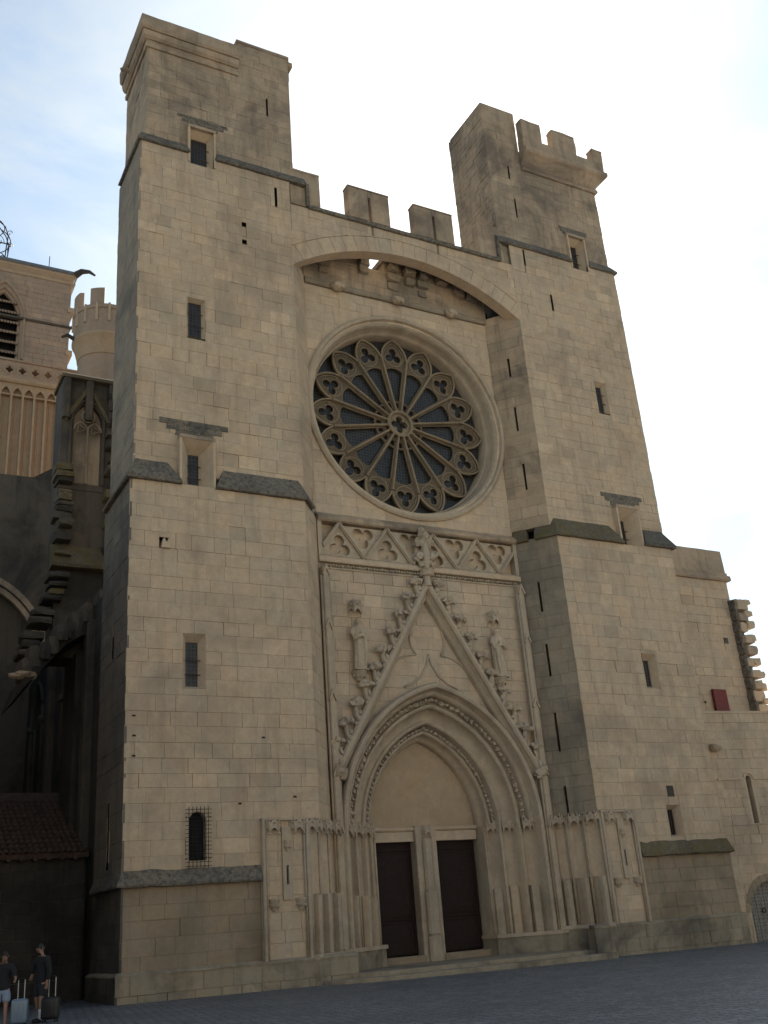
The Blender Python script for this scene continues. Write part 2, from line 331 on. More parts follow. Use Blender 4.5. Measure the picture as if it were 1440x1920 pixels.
class Thing:
    def __init__(s, name, label, cat, loc=(0,0,0), group=None):
        s.root = bpy.data.objects.new(name, None); COL.objects.link(s.root); s.root.location = loc; s.root.empty_display_size = .5
        tag(s.root, label, cat, group); s.inv = Matrix.Translation(-Vector(loc)); s.bl = []; s.core = {}; s.loc = Vector(loc)
    def part(s, mb, name, mat, parent=None, **kw):
        o = mb.build(name, mat, parent or s.root, **kw)
        if parent is None: o.matrix_parent_inverse = s.inv
        return o
    def block(s, pl, poly, mat, out=.0, thick=.07, ch=.005, tone=None):
        if area(poly) < .004: return
        c = cen(poly); n = len(poly)
        inn = []
        for i in range(n):
            p, a, b = poly[i], poly[i-1], poly[(i+1)%n]
            e1 = (p[0]-a[0], p[1]-a[1]); e2 = (b[0]-p[0], b[1]-p[1]); l1 = math.hypot(*e1) or 1e-6; l2 = math.hypot(*e2) or 1e-6
            n1 = (-e1[1]/l1, e1[0]/l1); n2 = (-e2[1]/l2, e2[0]/l2); bx, by = n1[0]+n2[0], n1[1]+n2[1]; k = bx*bx+by*by
            if k < .1: inn.append((p[0]+(c[0]-p[0])*.05, p[1]+(c[1]-p[1])*.05))
            else: inn.append((p[0]+bx*2*ch/k, p[1]+by*2*ch/k))
        vs_ = [pl(a,b,out) for a,b in inn]+[pl(a,b,out-ch) for a,b in poly]+[pl(a,b,-thick) for a,b in poly]
        fs = [tuple(range(n))]+[(i,(i+1)%n,n+(i+1)%n,n+i)[::-1] for i in range(n)]+[(n+i,n+(i+1)%n,2*n+(i+1)%n,2*n+i)[::-1] for i in range(n)]
        w = pl(*c)-CAM; d = w.length; fac = -pl.n.dot(w)/d
        t = min(1, max(0, random.gauss(.5,.25))) if tone is None else tone
        s.bl.append((area(poly)*max(0,fac)/d/d, vs_, fs, t, mat))
    def lay(s, pl, s0, s1, t0, t1, mat='stone', holes=(), clip=(), bh=(.44,.58), bw=(.5,1.1), gap=.012, back='mortar', rnd=.007, backing=True, backd=.045):
        hs = []; t = t0
        while t < t1-1e-6: h = U(*bh); hs.append(h); t += h
        k = (t1-t0)/sum(hs); t = t0
        for h in hs:
            h *= k; g = gap*random.choice((.2,.3,.4,.55,.9)); x = s0-U(0, bw[0]*.7)
            while x < s1:
                w = U(*bw); a, b = max(x,s0), min(x+w,s1); x += w
                if s1-x < bw[0]*.3: b = s1; x = s1
                if b-a < .05: continue
                if a == s0: a += U(-.012,.014)
                if b == s1: b += U(-.014,.012)
                for (p0,p1,q0,q1) in sub_rects([(a+g/2,b-g/2,t+g/2,t+h-g/2)], holes):
                    if p1-p0 < .04 or q1-q0 < .04: continue
                    poly = [(p0,q0),(p1,q0),(p1,q1),(p0,q1)]
                    for c in clip:
                        poly = c(poly) if poly else None
                    if poly: s.block(pl, poly, mat, U(-rnd,rnd)-(U(.008,.024) if R() < .05 else 0))
            t += h
        if backing:
            mb = s.core.setdefault(back, MB())
            for (p0,p1,q0,q1) in sub_rects([(s0,s1,t0,t1)], holes):
                e0, e1 = (p0+.06 if p0 == s0 else p0), (p1-.06 if p1 == s1 else p1)
                if e1-e0 > .02: mb.prism(pl, [(e0,q0),(e1,q0),(e1,q1),(e0,q1)], -backd, -.5)
    def finish(s, lim=300):
        s.bl.sort(key=lambda b: -b[0])
        for sc, vs_, fs, t, mat in s.bl[:lim]:
            c = sum(vs_, Vector())/len(vs_); mb = MB().add([v-c for v in vs_], fs)
            mb.build('stone_block', mat, s.root, tone=t, loc=c-s.loc, fix=False)
        rest = s.bl[lim:]
        if rest:
            V_, F_, T_, I_ = [], [], [], []; mats = sorted({b[4] for b in rest})
            for sc, vs_, fs, t, mat in rest:
                o = len(V_); V_ += [tuple(v-s.loc) for v in vs_]; F_ += [tuple(i+o for i in f) for f in fs]; T_ += [t]*len(vs_); I_ += [mats.index(mat)]*len(fs)
            me = bpy.data.meshes.new('masonry'); me.from_pydata(V_, [], F_)
            me.attributes.new('tone','FLOAT','POINT').data.foreach_set('value', T_)
            for m_ in mats: me.materials.append(M[m_])
            me.polygons.foreach_set('material_index', I_)
            o = bpy.data.objects.new('masonry', me); COL.objects.link(o); o.parent = s.root; o['kind'] = 'stuff'
        for mat, mb in s.core.items(): s.part(mb, 'wall_core', mat, tone=.5)
    # --- recurring architectural parts
    def window(s, pl, o, i, depth, bars=(), upright=0, mat='pale', glass='glass', name='window', bd=.1):
        o0,o1,p0,p1 = o; i0,i1,q0,q1 = i; mb = MB()
        A = [(o0,p0),(o1,p0),(o1,p1),(o0,p1)]; B = [(i0,q0),(i1,q0),(i1,q1),(i0,q1)]
        rings = [[pl(a,b,.004) for a,b in A], [pl(a,b,-depth) for a,b in B], [pl(a,b,-depth-.12) for a,b in B]]
        mb.rings(rings, True, False)
        w = s.part(mb, name, mat)
        g = MB().prism(pl, [(a,b) for a,b in B], -depth-.05, -depth-.07).build('pane', glass, w)
        g.matrix_parent_inverse = Matrix()
        for z in bars:
            k = MB().tube([pl(i0-.06,z,-depth+bd), pl(i1+.06,z,-depth+bd)], .018, 5); k.build('bar', 'rust', w)
        for q in range(upright):
            xx = i0+(i1-i0)*(q+1)/(upright+1); MB().tube([pl(xx,q0,-depth+bd), pl(xx,q1,-depth+bd)], .014, 5).build('bar', 'rust', w)
        return w
    def slit(s, pl, a0, a1, t0, t1, name='arrow_slit'):
        mb = MB(); A = [(a0,t0),(a1,t0),(a1,t1),(a0,t1)]
        mb.rings([[pl(a,b,.003) for a,b in A],[pl(a,b,-.38) for a,b in A]], True, False)
        w = s.part(mb, name, 'stone', tone=.8)
        MB().prism(pl, A, -.36, -.38).build('shadow_gap', 'dark', w)
        return w
def offset_line(pts, d):
    out = []; n = len(pts)
    for i in range(n):
        def nrm(a, b):
            x, y = b[0]-a[0], b[1]-a[1]; l = math.hypot(x,y); return (y/l, -x/l)
        if i == 0: k = nrm(pts[0],pts[1]); out.append((pts[0][0]+k[0]*d, pts[0][1]+k[1]*d)); continue
        if i == n-1: k = nrm(pts[-2],pts[-1]); out.append((pts[-1][0]+k[0]*d, pts[-1][1]+k[1]*d)); continue
        a, b = nrm(pts[i-1],pts[i]), nrm(pts[i],pts[i+1]); x, y = a[0]+b[0], a[1]+b[1]; q = x*x+y*y
        out.append((pts[i][0]+2*x*d/q, pts[i][1]+2*y*d/q))
    return out
def sweep_plan(mb, pts, prof, trim=(0,0), jit=0):
    """prof: closed list (off, z) swept along plan polyline; trim pulls the ends in with height (sloped ends)"""
    z0 = min(z for _, z in prof); z1 = max(z for _, z in prof); cols = []
    dense = [pts[0]]
    for a, b in zip(pts, pts[1:]):
        L_ = math.hypot(b[0]-a[0], b[1]-a[1]); k = max(1, int(L_/.45)) if jit else 1
        for i in range(1, k+1): dense.append((a[0]+(b[0]-a[0])*i/k, a[1]+(b[1]-a[1])*i/k))
    for off, z in prof:
        q = offset_line(dense, off); q = list(q)
        f = (z-z0)/(z1-z0+1e-9)
        def pull(p, r, d):
            x, y = r[0]-p[0], r[1]-p[1]; l = math.hypot(x,y) or 1; return (p[0]+x/l*d, p[1]+y/l*d)
        q[0] = pull(q[0], q[1], trim[0]*f); q[-1] = pull(q[-1], q[-2], trim[1]*f)
        cols.append([(x+U(-jit,jit), y+U(-jit,jit), z+U(-jit,jit)) for x, y in q])
    n = len(cols); rings = [[cols[k][i] for k in range(n)] for i in range(len(cols[0]))]
    return mb.rings(rings)
def sub_tris(o): return o

# ------------------------------------------------------------------ ground
def gz(x): return -0.0075*(x+13)
g = MB(); 
xs = [-1500,-400,-120,-60,-40,-30]+[-28+2*i for i in range(34)]+[60,120,400,1500]; ys = [-1500,-300,-90,-60]+[-50+2.5*i for i in range(36)]+[60,120,400,1500]
def gzz(x): return gz(max(-40, min(40, x)))
g.add([(x,y,gzz(x)) for y in ys for x in xs], [(j*len(xs)+i, j*len(xs)+i+1, (j+1)*len(xs)+i+1, (j+1)*len(xs)+i) for j in range(len(ys)-1) for i in range(len(xs)-1)])
ground = g.build('ground', 'paving', fix=False); tag(ground, 'blue grey stone setts of the square in shadow', 'paving', kind='structure')

sq = MB().add([(-90,-54,gzz(-40)+.02),(90,-54,gzz(40)+.02),(90,-37,gzz(40)+.02),(-90,-37,gzz(-40)+.02)],[(0,1,2,3)]).build('square','slabs',fix=False); tag(sq, 'pale limestone slabs added behind the camera to bounce sunlight', 'paving', kind='structure')  # unseen pale paving added to throw sunlight back on the front
def fill_house(x0, x1, h, y, cols, label, storeys, mat):  # unseen houses added to bounce warm sunlight onto the shaded front
    T = Thing('fill_house', label, 'house', ((x0+x1)/2, y, gzz(x0)), 'unseen houses added to bounce sunlight')
    pl = Plane((x1,y),(x0,y)); w = x1-x0; hs = []
    for st in range(storeys):
        for c in range(cols):
            a = w*(c+.5)/cols; b = 1.0+st*(h-1.2)/storeys+(.0 if st else -.9); hs.append((a-.55,a+.55,b,b+(2.0 if st else 2.6)))
    T.part(MB().plate(pl, [(0,-.6),(w,-.6),(w,h),(0,h)], [[(a,c),(b,c),(b,d),(a,d)] for a,b,c,d in hs], 0, -.4), 'wall', mat)
    T.part(MB().box(x0,x1,y-11,y-.8,-.6,h-.1), 'house_body', mat)
    for a,b,c,d in hs:
        wn = T.part(MB().prism(pl, [(a,c),(b,c),(b,d),(a,d)], -.25, -.28), 'window', 'glass')
        for q_ in (a-.56, b+.02): MB().prism(pl, [(q_,c),(q_+.54,c),(q_+.54,d),(q_,d)], .05, .01).build('shutter','shutter',wn)
        MB().prism(pl, [(a-.1,c-.12),(b+.1,c-.12),(b+.1,c),(a-.1,c)], .1, -.2).build('sill','pale',wn)
    T.part(MB().prism(pl, [(-.1,h-.25),(w+.1,h-.25),(w+.1,h),(-.1,h)], .35, -.3), 'cornice', 'pale')
    rp2 = Plane((x0,0),(x0,-1)); T.part(MB().prism(rp2, [(-y-.5,h+.003),(-y+11,h+.003),(-y+5.2,h+2.6)], 0, -w), 'roof', 'roof')
for k, (xa, xb, hh_, cc_, ss_) in enumerate(((-82,-68,16,5,4),(-68,-55,18.5,4,5),(-55,-41,17,5,4),(-41,-28,19,4,5),(-28,-14,17.5,5,4),(-14,-1,18.5,4,5),(-1,13,16.5,5,4),(13,27,18,5,5))):
    fill_house(xa+.03, xb-.03, hh_, -54-.4*(k%3), cc_, ('added cream stucco house of %s floors, %s in the unseen row bouncing warm sunlight' % (('four','five')[ss_-4], ('first','second','third','fourth','fifth','sixth','seventh','last')[k])), ss_, 'stucco')
# ------------------------------------------------------------------ towers of the west front
PF = front(0.0); PB = front(0.06); P2 = front(0.25); P3 = front(0.36); PP = front(-0.14)
def ledge_prof(z0, yin, proj=.18, h=.95, drop=.13):
    return [(-.35, z0), (-.02, z0), (proj-.03, z0+.0), (proj, z0+.03), (proj, z0+drop), (-yin, z0+h), (-.4, z0+h)]
def hood(T, pl, c, w0, w1, z0, z1, proj=.03):
    """lichen-blackened stones over a window, each course wider than the one below"""
    n = 3; pl2 = Plane((pl.o.x, pl.o.y-proj), (pl.o.x+1, pl.o.y-proj))
    for k in range(n):
        w = w0+(w1-w0)*(k/(n-1))**.8; a, b = z0+(z1-z0)*k/n, z0+(z1-z0)*(k+1)/n; x = c-w
        while x < c+w-.05:
            e = min(c+w, x+U(.45,.85))
            if c+w-e < .2: e = c+w
            T.part(MB().prism(pl2, [(x+.004,a+.003),(e-.004,a+.003),(e-.004+U(-.02,.02),b-.003),(x+.004+U(-.02,.02),b-.003)], U(-.006,.006), -.1), 'stained_stone', 'ledge', tone=R()); x = e
def cheeks(T, c, hw, z0, z1, y0=-.02, y1=.3):
    """raised surround that carries the lower wall plane up past the ledge, either side of the window"""
    for sgn in (-1, 1):
        x0, x1 = sorted((c+sgn*hw, c+sgn*(hw+.1)))
        T.part(MB().cbox(x0, x1, y0, y1, z0, z1, .015), 'window_jamb', 'pale')
    T.part(MB().cbox(c-hw-.1, c+hw+.1, y0-.01, y1, z1+.003, z1+.16, .02), 'window_lintel', 'weathered')

# ---------- left tower
LT = Thing('tower', 'tall left square tower with plain corniced top and raised stair head', 'tower', (-9.5,1.9,0), 'towers of the cathedral front')
win = dict(low=(-10.96,-10.14,9.52,11.45), grille=(-10.86,-10.06,3.78,5.55), led=(-11.0,-9.8,17.1,19.0), mid=(-10.72,-9.98,23.62,25.45), top=(-10.6,-9.55,32.3,34.2))
niche = (-11.83,-11.43,14.52,14.92)
put = [(-12.62,8.55),(-12.6,7.9),(-12.6,7.25),(-8.1,7.9),(-7.0,5.9),(-9.0,5.7)]
holes1 = [win['low'], win['grille'], win['led'], niche, (-6.62,-6.0,3.6,5.15)]
LT.lay(PF, -12.9, -6.1, 3.62, 17.1, 'stone', holes1, bh=(.46,.62), bw=(.55,1.15), gap=.011)
LT.lay(PB, -12.88, -8.3, .76, 3.25, 'brown', [], bh=(.48,.66), bw=(.6,1.2), gap=.012)
LT.lay(PP, -13.05, -5.0, -.3, .74, 'plinth', [], bh=(.45,.6), bw=(.6,1.1), gap=.018, rnd=.015)
holes2 = [win['led'], win['mid'], win['top'], (-8.33,-8.12,29.65,29.85), (-8.33,-8.12,28.75,28.95), (-6.75,-6.63,31.2,32.2)]
LT.lay(P2, -12.75, -6.0, 17.6, 32.8, 'stone', [(h[0],h[1],h[2]-.05,h[3]) for h in holes2], bh=(.44,.6), bw=(.5,1.1), gap=.013)
slit3 = (-6.95,-6.86,36.3,37.35)
LT.lay(P3, -12.5, -5.75, 33.1, 38.1, 'weathered', [win['top'], slit3], bh=(.42,.56), bw=(.5,1.0), gap=.012)
LT.lay(P3, -8.3, -5.75, 38.1, 40.2, 'weathered', [], bh=(.42,.52), bw=(.5,.9), gap=.012)
# left flank (faces -x), soot and shade in its colour, splay on the right
SL1 = Plane((-12.9,3.7),(-12.9,0)); SL2 = Plane((-12.75,3.7),(-12.75,.25)); SL3 = Plane((-12.5,3.8),(-12.5,.36))
fs_ = [(1.75,2.0,3.9,6.0),(1.7,1.95,10.9,11.7)]
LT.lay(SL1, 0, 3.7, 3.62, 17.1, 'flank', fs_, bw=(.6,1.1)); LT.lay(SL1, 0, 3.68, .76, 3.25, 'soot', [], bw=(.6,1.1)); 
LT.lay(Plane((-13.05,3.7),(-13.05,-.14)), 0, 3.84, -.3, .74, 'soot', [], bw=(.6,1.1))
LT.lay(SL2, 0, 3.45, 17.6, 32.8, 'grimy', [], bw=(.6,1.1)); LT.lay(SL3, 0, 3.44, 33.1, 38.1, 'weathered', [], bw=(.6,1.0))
for f_ in fs_: LT.slit(SL1, *f_, name='side_slit')
XL1 = Plane((-6.1,0),(-4.85,1.65)); XL2 = Plane((-6.0,.25),(-4.85,1.65)); XL3 = Plane((-5.75,.36),(-5.2,1.6))
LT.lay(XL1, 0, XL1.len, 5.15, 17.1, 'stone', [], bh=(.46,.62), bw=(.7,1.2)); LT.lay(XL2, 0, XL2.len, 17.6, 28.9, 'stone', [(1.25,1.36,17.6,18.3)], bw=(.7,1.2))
LT.lay(XL3, 0, XL3.len, 33.1, 40.2, 'weathered', [], bw=(.6,1.1))
body = MB().box(-12.4,-6.2,.6,3.6,0,17.3).box(-12.4,-6.2,.75,3.6,17.3,33).box(-12.1,-5.9,.9,3.7,33,38.6).box(-8.1,-5.6,.9,3.6,38.6,40.1)
body.box(-6.2,-5.0,1.7,3.6,0,28.5).box(-12.68,-6.2,3.55,3.68,0,33)
LT.part(body, 'tower_core', 'soot')
# ledges
OUT1 = [(-12.9,3.7),(-12.9,0),(-6.1,0),(-4.85,1.65)]
LT.part(sweep_plan(MB(), [(-12.9,3.5),(-12.9,0),(-11.02,0)], ledge_prof(17.05,.25), (0,.45), .012), 'ledge', 'ledge')
LT.part(sweep_plan(MB(), [(-9.76,0),(-6.1,0),(-5.55,.73)], ledge_prof(17.05,.25), (.45,.0), .012), 'ledge', 'ledge')
LT.part(sweep_plan(MB(), [(-12.75,3.4),(-12.75,.25),(-10.62,.25)], ledge_prof(32.72,.11,.13,.55), (0,.1), .012), 'ledge', 'ledge')
LT.part(sweep_plan(MB(), [(-9.5,.25),(-6.0,.25),(-5.25,.25)], ledge_prof(32.72,.11,.13,.55), (.1,0), .012), 'ledge', 'ledge')
LT.part(sweep_plan(MB(), [(-12.88,3.5),(-12.88,.0),(-8.32,.0)], [(-.3,3.22),(.17,3.24),(.19,3.3),(.15,3.42),(0.0,3.74),(-.3,3.74)], (0,0), .015), 'ledge', 'ledge')
LT.part(sweep_plan(MB(), [(-13.05,3.6),(-13.05,-.14),(-5.0,-.14)], [(-.3,.72),(.015,.72),(.02,.77),(-.08,.84),(-.3,.85)], (0,0), .012), 'plinth_moulding', 'plinth')
# windows
LT.window(PF, win['low'], (-10.77,-10.33,9.66,11.22), .32, (10.05,10.55))
LT.window(PF, win['led'], (-10.6,-10.17,17.15,18.62), .62, (17.6,18.1))
cheeks(LT, -10.4, .6, 17.0, 19.0); hood(LT, P2, -10.45, .75, 1.35, 19.18, 19.85)
LT.window(P2, win['mid'], (-10.62,-10.08,23.66,25.36), .22, (24.2,24.8))
LT.window(P3, win['top'], (-10.45,-9.72,32.34,33.95), .3, (32.8,33.4))
cheeks(LT, -10.075, .525, 32.3, 34.2, .2, .5); hood(LT, P3, -10.0, .7, 1.15, 34.38, 34.9, .02)
for a in ((-8.33,-8.12,29.65,29.85),(-8.33,-8.12,28.75,28.95),(-6.75,-6.63,31.2,32.2)): LT.slit(P2, *a)
LT.slit(P3, *slit3)
# arched window with a projecting iron cage
def arch_pts(c, w, z0, zs, n=10):
    return [(c-w,z0),(c+w,z0)]+[(c+w*math.cos(math.pi*k/n), zs+w*math.sin(math.pi*k/n)) for k in range(n+1)]
ap = arch_pts(-10.46, .29, 3.95, 5.18)
fr = MB().plate(lambda a,b,d: PF(a,b,d), [(-10.86,3.78),(-10.06,3.78),(-10.06,5.55),(-10.86,5.55)], [ap], .004, -.3)
gw = LT.part(fr, 'window', 'pale', tone=.5)
MB().prism(PF, ap, -.27, -.29).build('pane', 'dark', gw)
for k in range(6): 
    xx = -10.78+.13*k; MB().tube([PF(xx,3.72,.1),PF(xx,5.62,.1)], .011, 5).build('bar','iron',gw)
for k in range(15): MB().tube([PF(-10.9,3.78+.125*k,.115),PF(-10.02,3.78+.125*k,.115)], .009, 4).build('bar','iron',gw)
for a, b in ((-10.86,4.0),(-10.06,4.0),(-10.86,5.3),(-10.06,5.3)): MB().tube([PF(a,b,-.05),PF(a,b,.11)], .012, 5).build('bar','iron',gw)
# small keyhole niche with a stone spout
nb = MB().rings([[PF(a,b,.002) for a,b in ((niche[0],niche[2]),(niche[1],niche[2]),(niche[1],niche[3]),(niche[0],niche[3]))],[PF(a,b,-.3) for a,b in ((niche[0],niche[2]),(niche[1],niche[2]),(niche[1],niche[3]),(niche[0],niche[3]))]],True,False)
no = LT.part(nb, 'spout_niche', 'stone'); MB().prism(PF,[(niche[0],niche[2]),(niche[1],niche[2]),(niche[1],niche[3]),(niche[0],niche[3])],-.27,-.29).build('shadow_gap','dark',no)
MB().prism(PF,[(-11.78,14.5),(-11.46,14.5),(-11.46,14.86),(-11.53,14.86),(-11.55,14.74),(-11.63,14.74),(-11.65,14.86),(-11.7,14.86),(-11.74,14.7)],.12,-.2).build('spout','pale',no)
for a, b in put: LT.part(MB().prism(PF,[(a-.06,b-.03),(a+.07,b-.03),(a+.06,b+.03),(a-.05,b+.03)],.008,-.03), 'putlog_hole', 'dark')
# top cornice, parapet and stair head
TOP = [(-12.5,3.8),(-12.5,.36),(-8.32,.36)]
LT.part(sweep_plan(MB(), TOP, [(-.3,38.1),(.08,38.1),(.1,38.28),(.02,38.32),(.05,38.5),(-.3,38.5)], (0,0), .008), 'cornice_moulding', 'weathered')
LT.part(sweep_plan(MB(), TOP, [(-.3,38.5),(.12,38.5),(.22,38.6),(.26,38.85),(.2,38.9),(-.3,38.9)], (0,0), .008), 'cornice_moulding', 'weathered')
LT.part(sweep_plan(MB(), TOP, [(-.25,38.9),(.3,38.9),(.37,39.0),(.38,39.55),(.34,39.62),(-.25,39.62)], (0,0), .012), 'parapet', 'weathered')
LT.part(sweep_plan(MB(), [(-8.3,3.6),(-8.3,.36),(-5.75,.36),(-5.2,1.6),(-5.2,3.6)], [(-.6,40.2),(.03,40.2),(.05,40.24),(.05,40.34),(-.6,40.42)], (0,0), .008), 'coping', 'weathered')
LT.part(MB().box(-8.25,-5.4,.6,3.5,40.1,40.36), 'roof_slab', 'weathered')
LT.part(MB().box(-8.33,-8.25,.4,3.6,38.1,40.22), 'stair_head_wall', 'weathered')
LT.part(MB().tube([(-12.7,2.6,38.75),(-12.95,2.65,38.8),(-13.1,2.7,38.75)],[.12,.11,.08],7), 'waterspout', 'weathered')
LT.finish()

# ---------- right tower
RT = Thing('tower', 'right battlemented square tower with merlons above a deep cornice', 'tower', (9.4,1.9,0), 'towers of the cathedral front')
wr = dict(low=(9.84,10.64,10.3,11.85), base=(9.78,10.52,4.1,5.36), led=(9.92,11.1,17.0,18.86), mid=(10.05,10.75,24.0,25.75), top=(9.95,10.95,32.5,34.5))
RT.lay(PF, 6.1, 12.82, 3.62, 17.1, 'stone', [wr['low'],wr['base'],wr['led']], bh=(.46,.6), bw=(.5,1.05), gap=.013)
RT.lay(PB, 7.9, 12.95, .92, 3.4, 'brown', [], bh=(.48,.66), bw=(.6,1.2), gap=.012)
RT.lay(PP, 5.0, 13.05, -.5, .9, 'plinth', [], bh=(.45,.6), bw=(.6,1.1), gap=.018, rnd=.015)
s2r = [(6.75,6.86,31.75,32.7),(8.1,8.22,29.4,30.35)]
RT.lay(P2, 5.95, 12.75, 17.6, 32.8, 'stone', [(h[0],h[1],h[2]-.05,h[3]) for h in [wr['led'],wr['mid'],wr['top']]+s2r], bh=(.42,.56), bw=(.45,1.0), gap=.012)
s3r = [(6.68,6.77,37.25,38.35),(6.8,6.89,34.8,36.0)]
RT.lay(P3, 5.45, 12.55, 33.1, 38.1, 'weathered', [wr['top']]+s3r, bh=(.42,.54), bw=(.45,.95), gap=.01)
RT.lay(P3, 5.45, 7.6, 38.1, 41.95, 'weathered', [], bh=(.42,.54), bw=(.45,.95), gap=.01)
LF = Plane((5.45,3.6),(5.45,.36)); RT.lay(LF, 0, 3.24, 31.4, 41.85, 'weathered', [], bh=(.25,.4), bw=(.35,.8), gap=.02, rnd=.02)
XR1 = Plane((4.85,1.65),(6.1,0)); XR2 = Plane((4.85,1.65),(5.95,.25))
def rs(pl, z0, z1, f=.5): m_ = pl.len*f; return (m_-.05, m_+.05, z0, z1)
sl2 = [rs(XR2,25.4,26.4,.53), rs(XR2,22.5,23.75,.53), rs(XR2,19.5,20.8,.55)]
sl1 = [rs(XR1,13.7,15.05,.45), rs(XR1,10.85,12.25,.44), rs(XR1,7.7,9.3,.42), rs(XR1,5.2,6.3,.42)]
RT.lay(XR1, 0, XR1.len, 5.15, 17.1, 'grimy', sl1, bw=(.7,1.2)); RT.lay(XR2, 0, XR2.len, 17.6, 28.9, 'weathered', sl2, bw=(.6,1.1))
for a in sl1: RT.slit(XR1, *a)
for a in sl2: RT.slit(XR2, *a)
for a in s2r: RT.slit(P2, *a)
for a in s3r: RT.slit(P3, *a)
body = MB().box(6.2,12.4,.6,3.6,-.3,17.3).box(6.2,12.4,.75,3.6,17.3,33).box(5.7,12.2,.9,3.6,31,38.6).box(5.75,7.4,.9,3.6,38.6,41.7).box(12.2,12.8,.1,3.6,-.3,17.2).box(12.2,12.7,.3,3.6,17.2,33).box(12.1,12.5,.4,3.6,33,38.4).box(4.95,6.2,1.8,3.6,-.3,28.5)
RT.part(body, 'tower_core', 'soot')
RT.part(sweep_plan(MB(), [(5.5,.79),(6.1,0),(9.88,0)], ledge_prof(17.0,.25), (0,.45), .012), 'ledge', 'mossledge')
RT.part(sweep_plan(MB(), [(11.14,0),(12.85,0),(12.85,3.4)], ledge_prof(17.05,.25), (.3,0), .012), 'ledge', 'ledge')
RT.part(sweep_plan(MB(), [(5.2,.25),(5.95,.25),(9.92,.25)], ledge_prof(32.75,.11,.13,.55), (0,.1), .012), 'ledge', 'ledge')
RT.part(sweep_plan(MB(), [(11.0,.25),(12.75,.25),(12.75,3.4)], ledge_prof(32.75,.11,.13,.55), (.1,0), .012), 'ledge', 'ledge')
RT.part(sweep_plan(MB(), [(7.92,.0),(13.0,.0)], [(-.3,3.36),(.17,3.38),(.2,3.44),(.15,3.6),(0.0,3.95),(-.3,3.95)], (0,.15), .02), 'ledge', 'mossledge')
RT.part(sweep_plan(MB(), [(5.0,-.14),(13.05,-.14)], [(-.3,.88),(.015,.88),(.02,.92),(-.08,1.0),(-.3,1.02)], (0,0), .012), 'plinth_moulding', 'plinth')
RT.part(sweep_plan(MB(), [(4.86,1.62),(5.3,1.05)], ledge_prof(17.0,.2,.12), (0,.1), .012), 'ledge', 'mossledge')
RT.window(PF, wr['low'], (10.02,10.46,10.44,11.62), .32, (), 0)
RT.window(PF, wr['base'], (9.96,10.36,4.2,5.2), .32, (), 2, glass='dark')
RT.window(PF, wr['led'], (10.3,10.73,17.05,18.45), .62, (17.5,17.9), 1)
cheeks(RT, 10.51, .59, 16.95, 18.86); hood(RT, P2, 10.5, .75, 1.25, 19.04, 19.65)
RT.window(P2, wr['mid'], (10.17,10.63,24.06,25.6), .25, (24.6,25.1))
RT.window(P3, wr['top'], (10.1,10.8,32.55,34.25), .35, (33.1,33.7))
cheeks(RT, 10.45, .5, 32.5, 34.5, .2, .5); hood(RT, P3, 10.45, .7, .95, 34.68, 35.1, .02)
TOPR = [(7.6,.36),(12.55,.36),(12.55,3.6)]
RT.part(sweep_plan(MB(), TOPR, [(-.3,38.1),(.1,38.1),(.14,38.2),(.1,38.34),(.02,38.36),(-.3,38.4)], (0,0), .01), 'cornice_moulding', 'weathered')
RT.part(sweep_plan(MB(), TOPR, [(-.3,38.4),(.06,38.4),(.2,38.62),(.42,38.9),(.58,39.0),(.62,39.08),(.62,39.3),(.55,39.36),(-.3,39.36)], (0,0), .012), 'cornice_moulding', 'weathered')
RT.part(sweep_plan(MB(), TOPR, [(.05,39.36),(.5,39.36),(.52,39.95),(.05,39.97)], (0,0), .012), 'parapet', 'weathered')
def merlon(T, x0, x1, y0, y1, z0, z1, name='merlon', mat='weathered'):
    mb = MB().rbox(x0,x1,y0,y1,z0-.03,z1,.022,.012); o = T.part(mb, name, mat)
    MB().rbox(x0-.02,x1+.02,y0-.02,y1+.02,z1-.02,z1+.1,.02,.03).build('cap', mat, o)
    return o
for a, b, z in ((7.62,8.9,41.1),(9.65,11.25,41.1),(12.4,13.1,40.75)): merlon(RT, a, b, -.16, .3, 39.975, z)
merlon(RT, 12.6, 13.06, .9, 2.2, 39.975, 41.0); merlon(RT, 12.6, 13.06, 2.9, 3.6, 39.975, 41.0)
RT.part(MB().box(5.5,7.55,.42,3.5,41.7,42.02), 'stair_head_roof', 'weathered')
RT.part(MB().box(7.5,7.6,.4,3.4,38.1,41.9), 'stair_head_wall', 'weathered')
RT.part(MB().cbox(9.95,10.33,-.012,.02,5.7,6.15,.006), 'blocked_opening', 'soot')
RT.finish()

# ------------------------------------------------------------------ central front: arch, rose, gabled portal
CF = Thing('cathedral_front', 'recessed front between the towers with rose window and gabled double portal', 'church', (0,2.5,0))
PW = front(1.65); PG = front(1.88)
ZC = 22.68
# rose wall
CF.lay(PW, -4.87, 4.87, 17.35, 28.55, 'pale', [], [out_circle(0,ZC,4.75)], bh=(.44,.58), bw=(.5,1.05), gap=.011, backing=False)
circ = lambda r, n=96, c=(0,ZC): [(c[0]+r*math.cos(2*math.pi*k/n), c[1]+r*math.sin(2*math.pi*k/n)) for k in range(n)]
CF.part(MB().plate(PW, [(-5.0,17.1),(5.0,17.1),(5.0,30.3),(-5.0,30.3)], [circ(4.72)], -.04, -.5), 'wall_core', 'lime', tone=.5)
CF.part(MB().plate(PW, [(-6.0,14.0),(6.0,14.0),(6.0,30.3),(-6.0,30.3)], [circ(4.6)], -1.2, -1.75), 'wall_core', 'soot', tone=.5)
